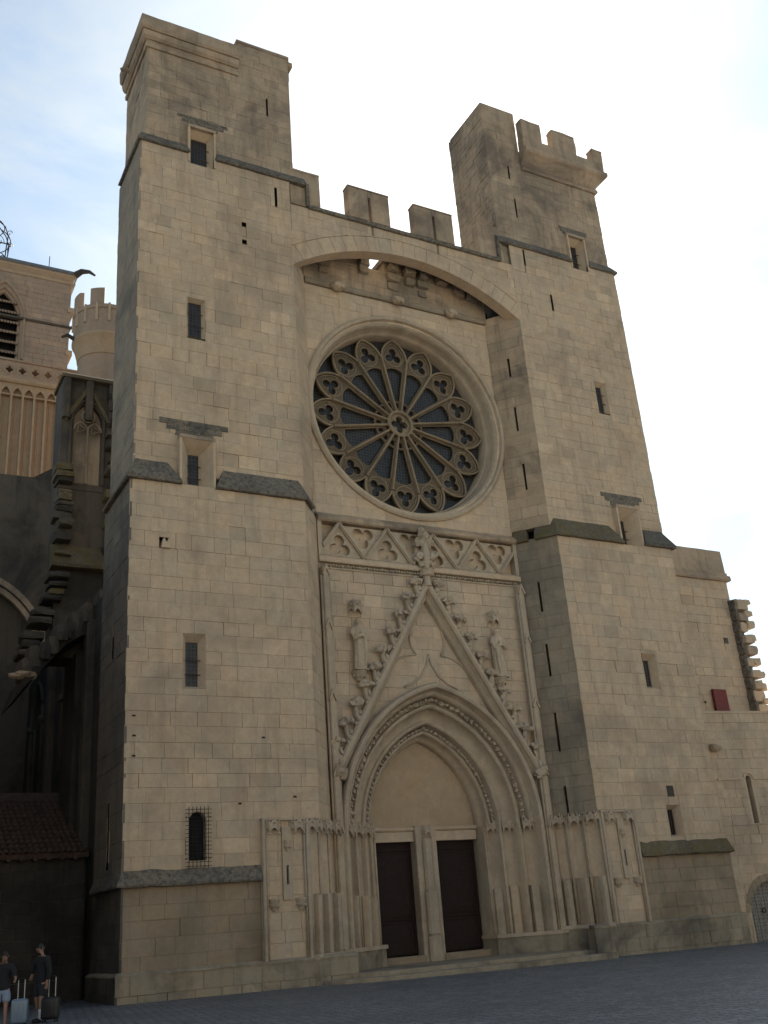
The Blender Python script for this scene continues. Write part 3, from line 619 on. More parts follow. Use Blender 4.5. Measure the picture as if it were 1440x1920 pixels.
# ---- arch across the front
AC = (-.03, 20.3); AR = 9.99
arch_halfw = 5.93
aclip = out_circle(AC[0], AC[1], AR+.82)
CF.lay(P2, -6.0, 5.95, 28.2, 31.55, 'stone', [(-1.96,-1.84,31.0,31.55),(1.56,1.68,31.0,31.55)], [aclip], bh=(.48,.58), bw=(.55,1.1), backing=False)
a0 = math.asin((-5.98-AC[0])/AR); a1 = math.asin((5.93-AC[0])/AR); nv = 21
for k in range(nv):
    b0 = a0+(a1-a0)*k/nv+.0006; b1 = a0+(a1-a0)*(k+1)/nv-.0006
    pt = lambda a, r: (AC[0]+r*math.sin(a), AC[1]+r*math.cos(a))
    bm_ = (b0+b1)/2
    CF.block(P2, [pt(b0,AR),pt(bm_,AR),pt(b1,AR),pt(b1,AR+.8),pt(bm_,AR+.8),pt(b0,AR+.8)], 'stone', U(-.004,.004), .1)
n = 32
inn = [(AC[0]+(AR+.02)*math.sin(a0+(a1-a0)*k/n), AC[1]+(AR+.02)*math.cos(a0+(a1-a0)*k/n)) for k in range(n+1)]
CF.part(MB().prism(P2, inn+[(5.9,31.5),(-5.95,31.5)], -.05, -.62), 'arch_core', 'mortar', tone=.4)
soff = MB(); r0 = []; 
for k in range(n+1):
    a = a0+(a1-a0)*k/n; x = AC[0]+AR*math.sin(a); z = AC[1]+AR*math.cos(a)
    r0.append([P2(x,z,-.012), P2(x,z,-.6), P2(x,z+.08,-.6), P2(x,z+.08,-.02)])
soff.rings(r0); CF.part(soff, 'arch_soffit', 'pale', tone=.2)
# parapet string, merlons with slots
CF.part(sweep_plan(MB(), [(-5.14,.25),(5.2,.25)], [(-.3,31.5),(.1,31.5),(.13,31.54),(.13,31.66),(-.1,31.88),(-.5,31.88)], (0,0), .01), 'parapet_string', 'ledge')
def slotted(x0, x1, z0, z1, xs):
    mb = MB().cbox(x0,xs-.07,.33,.83,z0,z1,.025).cbox(xs+.07,x1,.33,.83,z0,z1,.025).box(xs-.071,xs+.071,.33,.83,z1-.35,z1-.03)
    o = CF.part(mb, 'merlon', 'weathered')
    MB().cbox(x0-.02,x1+.02,.31,.85,z1+.003,z1+.09,.03).build('cap','weathered',o)
    return o
slotted(-3.0,-.84,31.885,33.6,-1.9); slotted(.52,2.72,31.885,33.6,1.62)
for a, b in ((-5.95,-4.45),(4.15,5.6)): merlon(CF, a, b, .33, .83, 31.7, 33.58)
CF.part(sweep_plan(MB(), [(-5.22,.3),(-5.08,.3)], [(-.2,31.6),(.14,31.6),(.14,32.85),(-.2,32.85)], (0,0)), 'string_return', 'ledge')
CF.part(sweep_plan(MB(), [(5.16,.3),(5.3,.3)], [(-.2,31.6),(.14,31.6),(.14,32.85),(-.2,32.85)], (0,0)), 'string_return', 'ledge')
# wall walk behind the arch: slab on corbels with one gap open to the sky
gapx = (-1.62,-.72)
for a_, b_ in ((-5.6,gapx[0]),(gapx[1],5.6)): CF.part(MB().box(a_,b_,.86,3.3,30.85,31.1), 'wall_walk', 'grimy')
for a_, b_ in ((-4.9,-1.75),(-.6,4.9)): CF.part(MB().box(a_,b_,1.72,3.2,30.2,30.86), 'wall_top', 'weathered')
CF.part(sweep_plan(MB(), [(-4.87,1.65),(4.87,1.65)], [(-.3,28.58),(.1,28.58),(.16,28.66),(.16,28.78),(.05,28.9),(-.3,28.9)], (0,0), .015), 'corbel_string', 'grimy')
CF.lay(PW, -4.87, 4.87, 28.9, 30.22, 'weathered', [], [], bh=(.4,.46), bw=(.5,.9), backing=False)
for k, x in enumerate((-3.9,-2.9,-1.95,-.35,.55,1.5,2.45,3.3,4.15)):
    mb = MB(); nq = (3,1,2,3,2,3,1,2,2)[k]; x += U(-.15,.15)
    for q in range(3-nq, 3):
        w = U(.16,.34); pr = .12+.13*q+U(-.04,.05); mb.rbox(x-w, x+w, 1.66-pr, 1.72, 29.32+.46*q+U(-.06,.06), 29.72+.46*q+U(-.05,.05), .03, .05)
    CF.part(mb, 'corbel', ('brown','weathered','grimy')[k%3])
for k, x in enumerate((-3.3,-.2,2.75)):
    mb = MB().blob((x,1.42,28.62),(.34,.26,.2),2,.2,k).blob((x-.14,1.24,28.6),(.14,.12,.12),1,.3,k+5).blob((x+.16,1.25,28.56),(.13,.12,.14),1,.3,k+9)
    CF.part(mb, 'carved_head', 'carved', smooth=True)
# ---- rose window
def rose_lathe(prof, n=96):
    rs_ = []
    for r, y in prof: rs_.append([(r*math.cos(2*math.pi*k/n), y, ZC+r*math.sin(2*math.pi*k/n)) for k in range(n)])
    return MB().rings(rs_, True, False)
ring = rose_lathe([(5.08,1.72),(5.1,1.56),(5.05,1.49),(4.97,1.46),(4.9,1.5),(4.87,1.6),(4.85,1.7),(4.8,1.76),(4.75,1.72),(4.7,1.7),(4.66,1.76),(4.64,1.95),(4.62,2.15),(4.58,2.22),(4.54,2.16),(4.5,2.2),(4.47,2.35),(4.46,2.85)])
RO = CF.part(ring, 'rose_window', 'carved', tone=.3, smooth='auto')
def sub(mb, name, mat, parent, **kw): return mb.build(name, mat, parent, **kw)
TA = math.tan(math.pi/16)
ya = 2.55; yb = 2.78
fp = lambda a, b, d: (a, ya-d, b)
def pointed(w, h, z0, n=9):     # from (+w,z0) over apex (0,z0+h) to (-w,z0)
    r = (w*w+h*h)/(2*w); cx = w-r; am = math.atan2(h, -cx); rt_ = [(cx+r*math.cos(am*k/n), z0+r*math.sin(am*k/n)) for k in range(n+1)]
    return rt_+[(-a,b) for a,b in reversed(rt_[:-1])]
def foil(c, nl, dist, rad, rot=0, n=60):
    out = []
    for k in range(n):
        th = 2*math.pi*k/n; best = .02
        for q in range(nl):
            ph = th-rot-2*math.pi*q/nl; s2 = rad*rad-(dist*math.sin(ph))**2
            if s2 > 0 and (dist*math.cos(ph) > 0 or dist < rad): best = max(best, dist*math.cos(ph)+math.sqrt(s2))
        out.append((c[0]+best*math.cos(th), c[1]+best*math.sin(th)))
    return out
hw = 3.42*TA-.02
head = pointed(hw, 1.03, 3.42)
outer = [(-(.66*TA-.01),.66),(.66*TA-.01,.66)]+head
pane = [(-(1.25*TA-.085),1.25),(1.25*TA-.085,1.25)]+[(2.8*TA-.1,2.8),(.33,2.93),(.12,3.0),(-.12,3.0),(-.33,2.93),(-(2.8*TA-.1),2.8)]
small = [(-.07,.9),(.07,.9),(.11,1.12),(0,1.18),(-.11,1.12)]
trefs = foil((0,3.62), 3, .24, .21, math.pi/2)
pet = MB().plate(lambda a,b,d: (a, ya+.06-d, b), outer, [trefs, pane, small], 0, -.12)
glz = MB().prism(lambda a,b,d: Vector((a,yb-d,b)), [(a*1.0,b) for a,b in outer], 0, -.015)
mld = MB().tube([(a,ya-.04,b) for a,b in head], .05, 6, (0,1,0))
mld.tube([(a*.86,ya+.02,3.42+(b-3.42)*.86) for a,b in head], .022, 5, (0,1,0))
rim = MB().tube([(a,ya+.05,b) for a,b in trefs], .022, 4, (0,1,0), True)
rim.tube([(.5*math.cos(math.radians(180+180*k/10)), ya+.04, 3.56+.48*math.sin(math.radians(180+180*k/10))) for k in range(11)], .03, 5, (0,1,0))
rim.tube([(a,ya+.05,b) for a,b in pane[1:]+pane[:1]], .022, 4, (0,1,0))
spk = MB().tube([(0,ya-.08,.6),(0,ya-.08,3.42)], .05, 7, (0,1,0)).box(-.055,.055,ya-.04,yb-.04,.6,3.44)
spk.tube([(0,ya-.08,.62),(0,ya-.08,.7)], .075, 7, (0,1,0)); spk.tube([(0,ya-.08,3.36),(0,ya-.08,3.44)], .07, 7, (0,1,0))
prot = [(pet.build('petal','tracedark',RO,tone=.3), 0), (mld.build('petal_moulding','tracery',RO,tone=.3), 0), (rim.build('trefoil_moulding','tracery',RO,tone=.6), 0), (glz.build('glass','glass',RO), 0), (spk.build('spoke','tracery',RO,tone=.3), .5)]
for o, off in prot:
    for k in range(16):
        c = o if k == 0 else o.copy()
        if k: COL.objects.link(c); c.parent = RO
        c.location = (0,0,ZC); c.rotation_euler = (0, (k+off)*math.pi/8, 0)
for o, off in prot: pass
hub = MB().plate(fp, [(.58*math.cos(2*math.pi*k/32), .58*math.sin(2*math.pi*k/32)) for k in range(32)], [foil((0,0),4,.25,.17,math.pi/2)], .02, -.2)
hub.tube([(.6*math.cos(2*math.pi*k/32), ya-.1, .6*math.sin(2*math.pi*k/32)) for k in range(32)], .075, 7, (0,1,0), True)
hub.build('hub','tracery',RO,tone=.2,loc=(0,0,ZC))
MB().prism(lambda a,b,d: Vector((a,yb+.01-d,b)), [(.6*math.cos(2*math.pi*k/24), .6*math.sin(2*math.pi*k/24)) for k in range(24)], 0, -.015).build('glass','glass',RO,loc=(0,0,ZC))
MB().prism(lambda a,b,d: Vector((a,yb+.05-d,b)), [(4.55*math.cos(2*math.pi*k/48), 4.55*math.sin(2*math.pi*k/48)) for k in range(48)], 0, -.02).build('rear_glass','glass',RO,loc=(0,0,ZC))

# ---- frieze above the portal
FR = CF.part(MB().plate(front(1.86), [(-4.72,15.5),(4.72,15.5),(4.72,17.0),(-4.72,17.0)], [], 0, -.3), 'frieze', 'pale', tone=.3)
def bar2(mb, p, q, w, y0, y1):
    dx, dz = q[0]-p[0], q[1]-p[1]; l = math.hypot(dx,dz); nx, nz_ = -dz/l*w, dx/l*w
    pl = front(0); A = [(p[0]-nx,p[1]-nz_),(q[0]-nx,q[1]-nz_),(q[0]+nx,q[1]+nz_),(p[0]+nx,p[1]+nz_)]
    return mb.prism(pl, A, -y0, -y1)
pts = []; x = -5.02; upw = False
seq = [(-5.02+1.115*k, 15.5 if k%2==0 else 16.98) for k in range(10)]
for (xa,za),(xb,zb) in zip(seq, seq[1:]):
    if xa < -4.7: f = (-4.7-xa)/(xb-xa); xa, za = -4.7, za+(zb-za)*f
    if xb > 4.7: f = (4.7-xa)/(xb-xa); xb, zb = 4.7, za+(zb-za)*f
    mb = bar2(MB(), (xa,za), (xb,zb), .075, 1.5, 1.78); bar2(mb, (xa,za), (xb,zb), .03, 1.45, 1.6)
    mb.build('zigzag_bar', 'carved', FR, tone=.4)
for k in range(1,9):
    cx, cz = seq[k]; dn = k%2 == 1; hgt = 1.3; a_ = .98
    tri = [(cx-a_,15.56),(cx+a_,15.56),(cx,15.56+hgt)] if dn else [(cx,16.92-hgt),(cx+a_,16.92),(cx-a_,16.92)]
    for sg in (1,-1):
        tri = clip_half(tri, -sg, 0, -4.7)
    hole = foil((cx, 15.98 if dn else 16.5), 3, .27, .24, math.pi/2 if dn else -math.pi/2)
    if all(abs(a) < 4.6 for a, b in hole): MB().plate(front(1.62), tri, [hole], 0, -.14).build('trefoil_panel', 'carved', FR, tone=.4)
    for q in range(3):
        th = (math.pi/2 if dn else -math.pi/2)+2*math.pi*q/3+math.pi/3
        MB().blob((cx+.2*math.cos(th), 1.62, (15.98 if dn else 16.5)+.2*math.sin(th)), .045, 1, .3, k).build('cusp', 'carved', FR)
CF.part(sweep_plan(MB(), [(-4.9,1.65),(4.9,1.65)], [(-.3,16.98),(.2,16.98),(.26,17.04),(.27,17.16),(0,17.42),(-.3,17.42)], (0,0), .008), 'frieze_coping', 'weathered', tone=.2)
CF.part(sweep_plan(MB(), [(-4.9,1.65),(4.9,1.65)], [(-.3,15.22),(.18,15.22),(.2,15.26),(.2,15.42),(.1,15.52),(-.3,15.52)], (0,0), .004), 'frieze_sill', 'pale', tone=.3)
lb = MB()
for k in range(72): lb.blob((-4.72+9.44*(k+.5)/72, 1.57, 15.12+U(-.015,.015)), (.055,.07,.06), 1, .4, k)
CF.part(lb, 'leaf_string', 'carved', tone=.6)['kind'] = 'stuff'
CF.part(MB().box(-4.75,4.75,1.6,1.7,14.98,15.04), 'string_fillet', 'carved')
for a_, b_ in ((-4.9,-4.72),(4.72,4.9)): CF.part(MB().box(a_,b_,1.5,1.9,15.5,17.0), 'frieze_end', 'carved')

# ---- wall round the gable, gable field, arch orders
GA = (0,14.75); GF = (4.62,7.0)
def rake_n(sgn):    # outward normal of rake side sgn
    dx, dz = GF[0], GF[1]-GA[1]; l = math.hypot(dx,dz); return (-dz/l*sgn, dx/l)
def out_gable(poly):
    s_ = 1 if cen(poly)[0] > 0 else -1; nx, nz_ = rake_n(s_)
    return clip_half(poly, nx, nz_, nx*GA[0]+nz_*GA[1]-.05)
def in_gable(poly):
    for s_ in (1,-1):
        nx, nz_ = rake_n(s_); poly = clip_half(poly, -nx, -nz_, -(nx*GA[0]+nz_*GA[1])+.02)
        if not poly: return None
    return poly
def arch_h(w): return 3.45+(w-2.45)*1.0
def arch_c(w): h = arch_h(w); r = (w*w+h*h)/(2*w); return r
def out_arch(w):
    r = arch_c(w)
    def f(poly):
        c = cen(poly); s_ = 1 if c[0] > 0 else -1
        if c[1] < 5.0: return poly if abs(c[0]) > w else None
        return out_circle(s_*(w-r), 5.0, r)(poly)
    return f
CF.lay(PW, -4.87, 4.87, 5.2, 15.0, 'pale', [], [out_gable, out_arch(4.35)], bh=(.42,.55), bw=(.5,.95), gap=.016, backing=False)
CF.lay(PG, -4.6, 4.6, 7.6, 14.6, 'pale', [], [in_gable, out_arch(4.4)], bh=(.5,.62), bw=(.6,1.1), gap=.016, backing=False)
aw = lambda w, n=14: [(a,5.0+b) for a,b in pointed(w, arch_h(w), 0, n)]
CF.part(MB().plate(PW, [(-5.0,4.6),(-4.3,4.6)]+aw(4.3)[::-1]+[(4.3,4.6),(5.0,4.6),(5.0,8.5),(4.1,8.5),(.1,15.1),(5.0,15.1),(5.0,15.2),(-5.0,15.2),(-5.0,15.1),(-.1,15.1),(-4.1,8.5),(-5.0,8.5)] if False else [(-5.0,5.0),(-4.3,5.0)]+aw(4.3)[::-1][1:-1]+[(4.3,5.0),(5.0,5.0),(5.0,15.25),(-5.0,15.25)], [], -.27, -.6), 'wall_core', 'lime', tone=.5)
for s_ in (-1,1):
    CF.part(MB().prism(PW, [(s_*5.0,5.0),(s_*4.33,5.0),(s_*4.5,7.15),(s_*.05,14.7),(s_*.0,15.25),(s_*5.0,15.25)], -.04, -.265), 'wall_core', 'lime', tone=.5)
# arch orders as swept mouldings
prof = [(4.50,1.70),(4.52,1.52),(4.46,1.42),(4.38,1.39),(4.30,1.43),(4.27,1.55),(4.25,1.66),(4.2,1.76),(4.13,1.72),(4.07,1.76),(4.03,1.86),(4.02,2.06),(3.92,2.22),(3.79,2.2),(3.74,2.06),(3.66,2.04),(3.6,2.1),
        (3.58,2.24),(3.5,2.42),(3.34,2.54),(3.2,2.58),(3.16,2.5),(3.09,2.48),(3.03,2.54),(3.01,2.74),(2.94,2.94),(2.83,2.96),(2.8,2.82),(2.73,2.8),(2.68,2.86),(2.66,3.0),(2.6,3.14),(2.52,3.2),(2.48,3.26),(2.45,3.36),(2.45,3.62)]
def order(i0, i1, name):
    rings = []
    for w, y in prof[i0:i1+1]:
        p = aw(w, 18); rings.append([(a, y, b) for a, b in p])
    mb = MB(); n_ = len(rings[0]); vs_ = [q for r in rings for q in r]; fs = [(k*n_+i, k*n_+i+1, (k+1)*n_+i+1, (k+1)*n_+i) for k in range(len(rings)-1) for i in range(n_-1)]
    mb.add(vs_, fs); return CF.part(mb, name, 'carved', tone=.3, smooth='auto', fix=False)
for a, b in ((0,10),(10,16),(16,23),(23,29),(29,35)): order(a, b, 'archivolt')
def leafband(w, y, r, seed):
    mb = MB(); p = aw(w, 26); rd = random.Random(seed)
    for i, (a, b) in enumerate(p):
        mb.blob((a+rd.uniform(-.02,.02), y, b+rd.uniform(-.02,.02)), (r*rd.uniform(.9,1.3), r*1.1, r*rd.uniform(.9,1.3)), 1, .5, seed*100+i)
    for i in range(len(p)-1):
        a = ((p[i][0]+p[i+1][0])/2, (p[i][1]+p[i+1][1])/2); mb.blob((a[0]*1.01, y+.0, a[1]), r*.55, 1, .5, seed*200+i)
    o = CF.part(mb, 'leaf_band', 'carved', tone=.7); o['kind'] = 'stuff'; return o
leafband(3.9, 1.98, .085, 1); leafband(2.88, 2.76, .07, 2)
# tympanum, lintels, doors, trumeau
CF.part(MB().prism(front(3.5), [(-2.5,4.9),(2.5,4.9)]+aw(2.5), 0, -.3), 'tympanum', 'plaster', tone=.4)
for x0, x1 in ((-2.44,-.5),(.42,2.44)):
    CF.part(MB().cbox(x0,x1,3.36,3.8,4.56,4.94,.02), 'lintel', 'pale', tone=.5)
    CF.part(sweep_plan(MB(), [(x0,3.36),(x1,3.36)], [(-.2,4.944),(.03,4.944),(.08,5.0),(.08,5.07),(0,5.12),(-.2,5.12)], (0,0), .004), 'lintel_moulding', 'pale', tone=.3)
tru = MB().cbox(-.53,.42,3.2,3.75,.1,5.14,.03).cbox(-.27,.16,3.06,3.25,.1,4.7,.1)
tru.cbox(-.34,.23,3.0,3.25,.1,1.15,.1).cbox(-.32,.21,3.02,3.25,1.15,2.75,.08)
TR = CF.part(tru, 'trumeau', 'carved', tone=.5)
def door(x0, x1, seed):
    y = 3.66; z0, z1 = .47, 4.58
    D = CF.part(MB().cbox(x0,x1,y,y+.09,z0,z1,.01), 'door', 'door')
    for a, b in ((z0+.12,z0+1.25),(z0+1.45,z1-.35)):
        MB().cbox(x0+.14,x1-.14,y-.035,y,a,b,.03).build('panel','door',D)
        MB().cbox(x0+.24,x1-.24,y-.055,y-.03,a+.12,b-.12,.02).build('panel','door',D)
        fr_ = MB()
        for c in ((x0+.1,x1-.1,a-.05,a),(x0+.1,x1-.1,b,b+.05),(x0+.09,x0+.14,a,b),(x1-.14,x1-.09,a,b)): fr_.box(c[0],c[1],y-.06,y,c[2],c[3])
        fr_.build('panel_moulding','door',D)
    MB().blob((x1-.2,y-.1,z0+1.35),.045,1,0,1).build('handle','iron',D)
    for q in range(2): MB().cbox(x0+.05,x1-.05,y-.03,y,z0+.02+.09*q,z0+.09+.09*q,.01).build('kick_board','door',D)
door(-2.44,-.52,1); door(.42,2.42,2)
CF.part(MB().box(-2.5,2.5,3.9,4.3,0,5.0), 'door_backing', 'dark')
for x0, x1 in ((-2.5,-.45),(.35,2.5)): CF.part(MB().cbox(x0,x1,3.15,3.7,.1,.44,.02), 'threshold', 'brown')

# jambs
jp = [(4.55,1.72),(4.55,1.52),(4.48,1.42),(4.4,1.38),(4.31,1.43),(4.27,1.56),(4.25,1.75),(4.2,1.98),(4.05,2.12),(3.88,2.18),(3.8,2.12),(3.76,2.04),(3.69,2.02),(3.64,2.08),(3.6,2.3),(3.52,2.5),(3.38,2.6),(3.24,2.62),(3.18,2.54),(3.11,2.49),(3.04,2.52),(3.0,2.66),(2.96,2.84),(2.86,2.96),(2.74,2.98),(2.68,2.9),(2.6,2.88),(2.54,2.94),(2.5,3.1),(2.48,3.4),(2.48,3.75)]
for s_ in (-1,1):
    zz = [.85,2.5,2.75,5.0]; mb = MB(); rings = []
    for z in zz: rings.append([(s_*w, y, z) for w, y in jp])
    n_ = len(jp); mb.add([q for r in rings for q in r], [(k*n_+i,k*n_+i+1,(k+1)*n_+i+1,(k+1)*n_+i) for k in range(len(zz)-1) for i in range(n_-1)])
    J = CF.part(mb, 'jamb', 'carved', tone=.3, smooth='auto')
    for q, (cx, cy) in enumerate(((4.02,1.92),(3.36,2.42),(2.82,2.78))):
        # pedestal pier under each niche, worn away on its outer side
        d = Vector((-.62,-.78,0)).normalized(); t_ = Vector((.72,-.70,0))
        ped = MB()
        ring_ = [(cx-.02,cy-.22),(cx+.12,cy-.1),(cx+.14,cy+.22),(cx-.16,cy+.22),(cx-.2,cy-.02)]
        z1 = 2.62+U(-.05,.05)
        ped.rings([[(s_*x,y,z) for x,y in ring_] for z in (.85,1.6,z1-.08)]+[[(s_*(x*1.0),y+.02,z1) for x,y in ring_]])
        ped.build('pedestal','pale' if q%2 else 'carved',J,tone=U(.2,.8))
        MB().tube([(s_*(cx-.3),cy+.13,.85),(s_*(cx-.3),cy+.13,4.75)], .045, 7).build('colonnette','carved',J,tone=.4,smooth=True)
    base = MB().prism(lambda a,b,d_: Vector((a,b,d_)), [(s_*4.8,1.2),(s_*4.4,1.12),(s_*3.7,1.72),(s_*3.0,2.22),(s_*2.45,2.65),(s_*2.42,3.8),(s_*4.8,3.8)], .12, .86)
    CF.part(base, 'jamb_base', 'plinth')
    CF.part(MB().prism(lambda a,b,d_: Vector((a,b,d_)), [(s_*4.84,1.14),(s_*4.42,1.06),(s_*3.68,1.66),(s_*2.98,2.16),(s_*2.4,2.58),(s_*2.37,3.75),(s_*4.84,3.75)], .80, .93), 'base_moulding', 'carved')

# carved canopies: half-hexagon of little arches with gablets and hanging points
def canopy(parent, pl, s0, t0, w, h, proj, seed=0, th=.05):
    rd = random.Random(seed); mb = MB()
    P_ = [(-w/2,0),(-w*.27,proj),(w*.27,proj),(w/2,0)]
    top = [pl(s0+a,t0+h*.72,d) for a,d in P_]; mb.add(top+[pl(s0+a,t0+h*.5,d) for a,d in P_],[(0,1,2,3),(4,5,6,7),(0,1,5,4),(1,2,6,5),(2,3,7,6)])
    for (a,da),(b,db) in zip(P_,P_[1:]):
        m_ = 7; lo = []; hi = []
        for k in range(m_):
            f = k/(m_-1); zz = t0+h*.34*(1-abs(2*f-1)**1.7)+rd.uniform(-.01,.01); x = s0+a+(b-a)*f; d = da+(db-da)*f
            lo.append(pl(x,zz,d)); gz_ = t0+h*(.62+.38*(1-abs(2*f-1))); hi.append(pl(x,gz_,d+.01))
        lo2 = [p-pl.n*th for p in lo]; hi2 = [p-pl.n*th for p in hi]
        mb.rings([[lo[k],hi[k],hi2[k],lo2[k]] for k in range(m_)])
        mid = pl(s0+(a+b)/2, t0+h*.68, (da+db)/2+.03); mb.blob(tuple(mid), h*.09, 1, .4, seed)
    for a, d in P_:
        q = pl(s0+a,t0-h*.07,d); mb.tube([q, pl(s0+a,t0+h*.55,d), pl(s0+a,t0+h*1.1,d*.85)], [.012,w*.055,.012], 5); mb.blob(tuple(q), w*.07, 1, .5, seed+3)
    o = mb.build('canopy','carved',parent,tone=rd.uniform(.2,.8)); return o
for s_ in (-1,1):
    pls = Plane((4.5,1.45),(2.45,3.1)) if False else None
    for q, (cx, cy) in enumerate(((4.05,2.0),(3.4,2.5),(2.84,2.86))):
        pl = Plane((s_*cx-.1*1,cy+.1*s_),(s_*cx+.1*1,cy-.1*s_)) if s_ > 0 else Plane((s_*cx-.1,cy-.1),(s_*cx+.1,cy+.1))
        canopy(CF.root, pl, pl.len/2, 4.72, .5, .5, .26, q+7*s_).matrix_parent_inverse = CF.inv
canopy(CF.root, front(3.2), -.055, 4.72, .42, .42, .2, 44).matrix_parent_inverse = CF.inv
# panelled flanks of the portal: front panel and splay each side
def corbel_br(parent, pl, s0, t0, w=.34):
    mb = MB(); rr_ = []
    for k, (r, dz) in enumerate(((.45,-.34),(.6,-.26),(.9,-.12),(1.0,-.06),(1.08,-.03),(1.08,.03))):
        rr_.append([pl(s0+w/2*r*math.cos(math.pi*i/8), t0+dz, w*.62*r*math.sin(math.pi*i/8)) for i in range(9)])
    mb.rings(rr_, True)
    for i in range(5): a = math.pi*(i+.5)/5; mb.blob(tuple(pl(s0+w/2*.8*math.cos(a), t0-.18, w*.5*math.sin(a))), .06, 1, .4, i)
    return mb.build('bracket','carved',parent,tone=.4)
for s_, x0, x1 in ((-1,-8.3,-6.6),(1,6.12,7.9)):
    pl = front(-.03); zb = .78 if s_ < 0 else .95
    xm = (x0+x1)/2+(.05 if s_<0 else .08)
    bk = MB().plate(pl, [(x0,zb),(x1,zb),(x1,5.12),(x0,5.12)], [[(xm-.045,3.08),(xm+.045,3.08),(xm+.045,3.68),(xm-.045,3.68)]], -.035, -.15)
    CF.lay(pl, x0, x1, zb, 5.12, 'pale', [(xm-.17,xm+.17,2.6,4.9)], bh=(.42,.6), bw=(.5,1.0), gap=.012, backing=False)
    PN = CF.part(bk, 'portal_panel', 'pale', tone=.5)
    MB().box(xm-.06,xm+.06,.13,.15,3.0,3.75).build('shadow_gap','dark',PN)
    sh = MB()
    for a in (x0+.06, x1-.06):
        MB().cbox(a-.06,a+.06,-.17,.0,zb,5.2,.03).build('shaft','carved',PN)
        MB().tube([(a+.1*(1 if a<xm else -1),-.09,zb),(a+.1*(1 if a<xm else -1),-.09,4.9)], .035, 6).build('colonnette','carved',PN,smooth=True)
    MB().plate(front(-.034), [(xm-.17,2.6),(xm+.17,2.6),(xm+.17,4.9),(xm-.17,4.9)], [[(xm-.045,3.08),(xm+.045,3.08),(xm+.045,3.68),(xm-.045,3.68)]], .07, .0).build('pier','carved',PN,tone=.5)
    canopy(PN, front(-.03), (x0+xm-.06)/2, 4.72, .62, .46, .2, 3+s_); canopy(PN, front(-.03), (x1+xm+.06)/2, 4.72, .62, .46, .2, 13+s_)
    corbel_br(PN, front(-.03), (x0+xm-.1)/2, 2.62); corbel_br(PN, front(-.03), (x1+xm+.1)/2, 2.62)
    corbel_br(PN, front(-.1), xm, 4.45, .22)
    MB().box(x0,x1,-.15,.0,5.121,5.2).build('panel_cap','carved',PN)
    # splay
    p, q = ((x1,-.1),(-4.75,1.5)) if s_ < 0 else ((4.75,1.5),(x0,-.1))
    ps = Plane(p, q); n3 = 3; segs = ps.len/n3
    bk = MB().prism(ps, [(0,zb),(ps.len,zb),(ps.len,5.1),(0,5.1)], -.16, -.4); SPL = CF.part(bk, 'splay_panel', 'pale', tone=.6)
    for k in range(n3+1):
        a = min(max(k*segs,.05),ps.len-.05); MB().tube([ps(a,zb,0),ps(a,4.95,0)], .055, 7).build('shaft','carved',SPL,smooth=True,tone=.4)
    for k in range(n3):
        a = (k+.5)*segs
        # hollow niche back, upper half
        MB().rings([[ps(a-segs*.42,2.75,-.02),ps(a-segs*.25,2.75,-.13),ps(a+segs*.25,2.75,-.13),ps(a+segs*.42,2.75,-.02),ps(a+segs*.42,2.75,-.17),ps(a-segs*.42,2.75,-.17)],
                    [ps(a-segs*.42,5.0,-.02),ps(a-segs*.25,5.0,-.13),ps(a+segs*.25,5.0,-.13),ps(a+segs*.42,5.0,-.02),ps(a+segs*.42,5.0,-.17),ps(a-segs*.42,5.0,-.17)]]).build('niche','pale',SPL,tone=U(.2,.8))
        canopy(SPL, ps, a, 4.75, segs*.9, .44, .24, k+20*s_)
        ped = MB().rings([[ps(a-segs*.1,z,-.16),ps(a-segs*.06,z,.1),ps(a+segs*.16,z,.14),ps(a+segs*.34,z,.04),ps(a+segs*.36,z,-.16)] for z in (zb,2.2,2.72+.02*k)])
        ped.build('pedestal','carved',SPL,tone=U(.2,.8))
    CF.part(sweep_plan(MB(), [p,q], [(-.3,zb-.06),(.24,zb-.06),(.26,zb),(.18,zb+.1),(-.3,zb+.1)], (0,0), .006), 'splay_base_moulding', 'carved')
    CF.part(sweep_plan(MB(), [p,q], [(-.6,-.3),(.2,-.3),(.2,zb-.07),(-.6,zb-.07)], (0,0), .01), 'splay_plinth', 'plinth')
# pinnacle shafts beside the gable
for s_ in (-1,1):
    x = s_*4.72; mb = MB().cbox(x-.13,x+.13,1.3,1.75,.9,15.0,.04)
    PSH = CF.part(mb, 'pinnacle_shaft', 'carved', tone=.4)
    for q in (-1,1): MB().tube([(x+q*.17,1.42,.9),(x+q*.17,1.42,14.6)], .05, 6).build('colonnette','carved',PSH,smooth=True)
    for z in (5.1,7.1,9.9,12.7,14.9):
        MB().prism(front(1.3), [(x-.17,z-.3),(x-.12,z-.34),(x-.0,z-.05),(x+.12,z-.34),(x+.17,z-.3),(x+.02,z+.12),(x-.02,z+.12)], .07, -.05).build('gablet','carved',PSH)
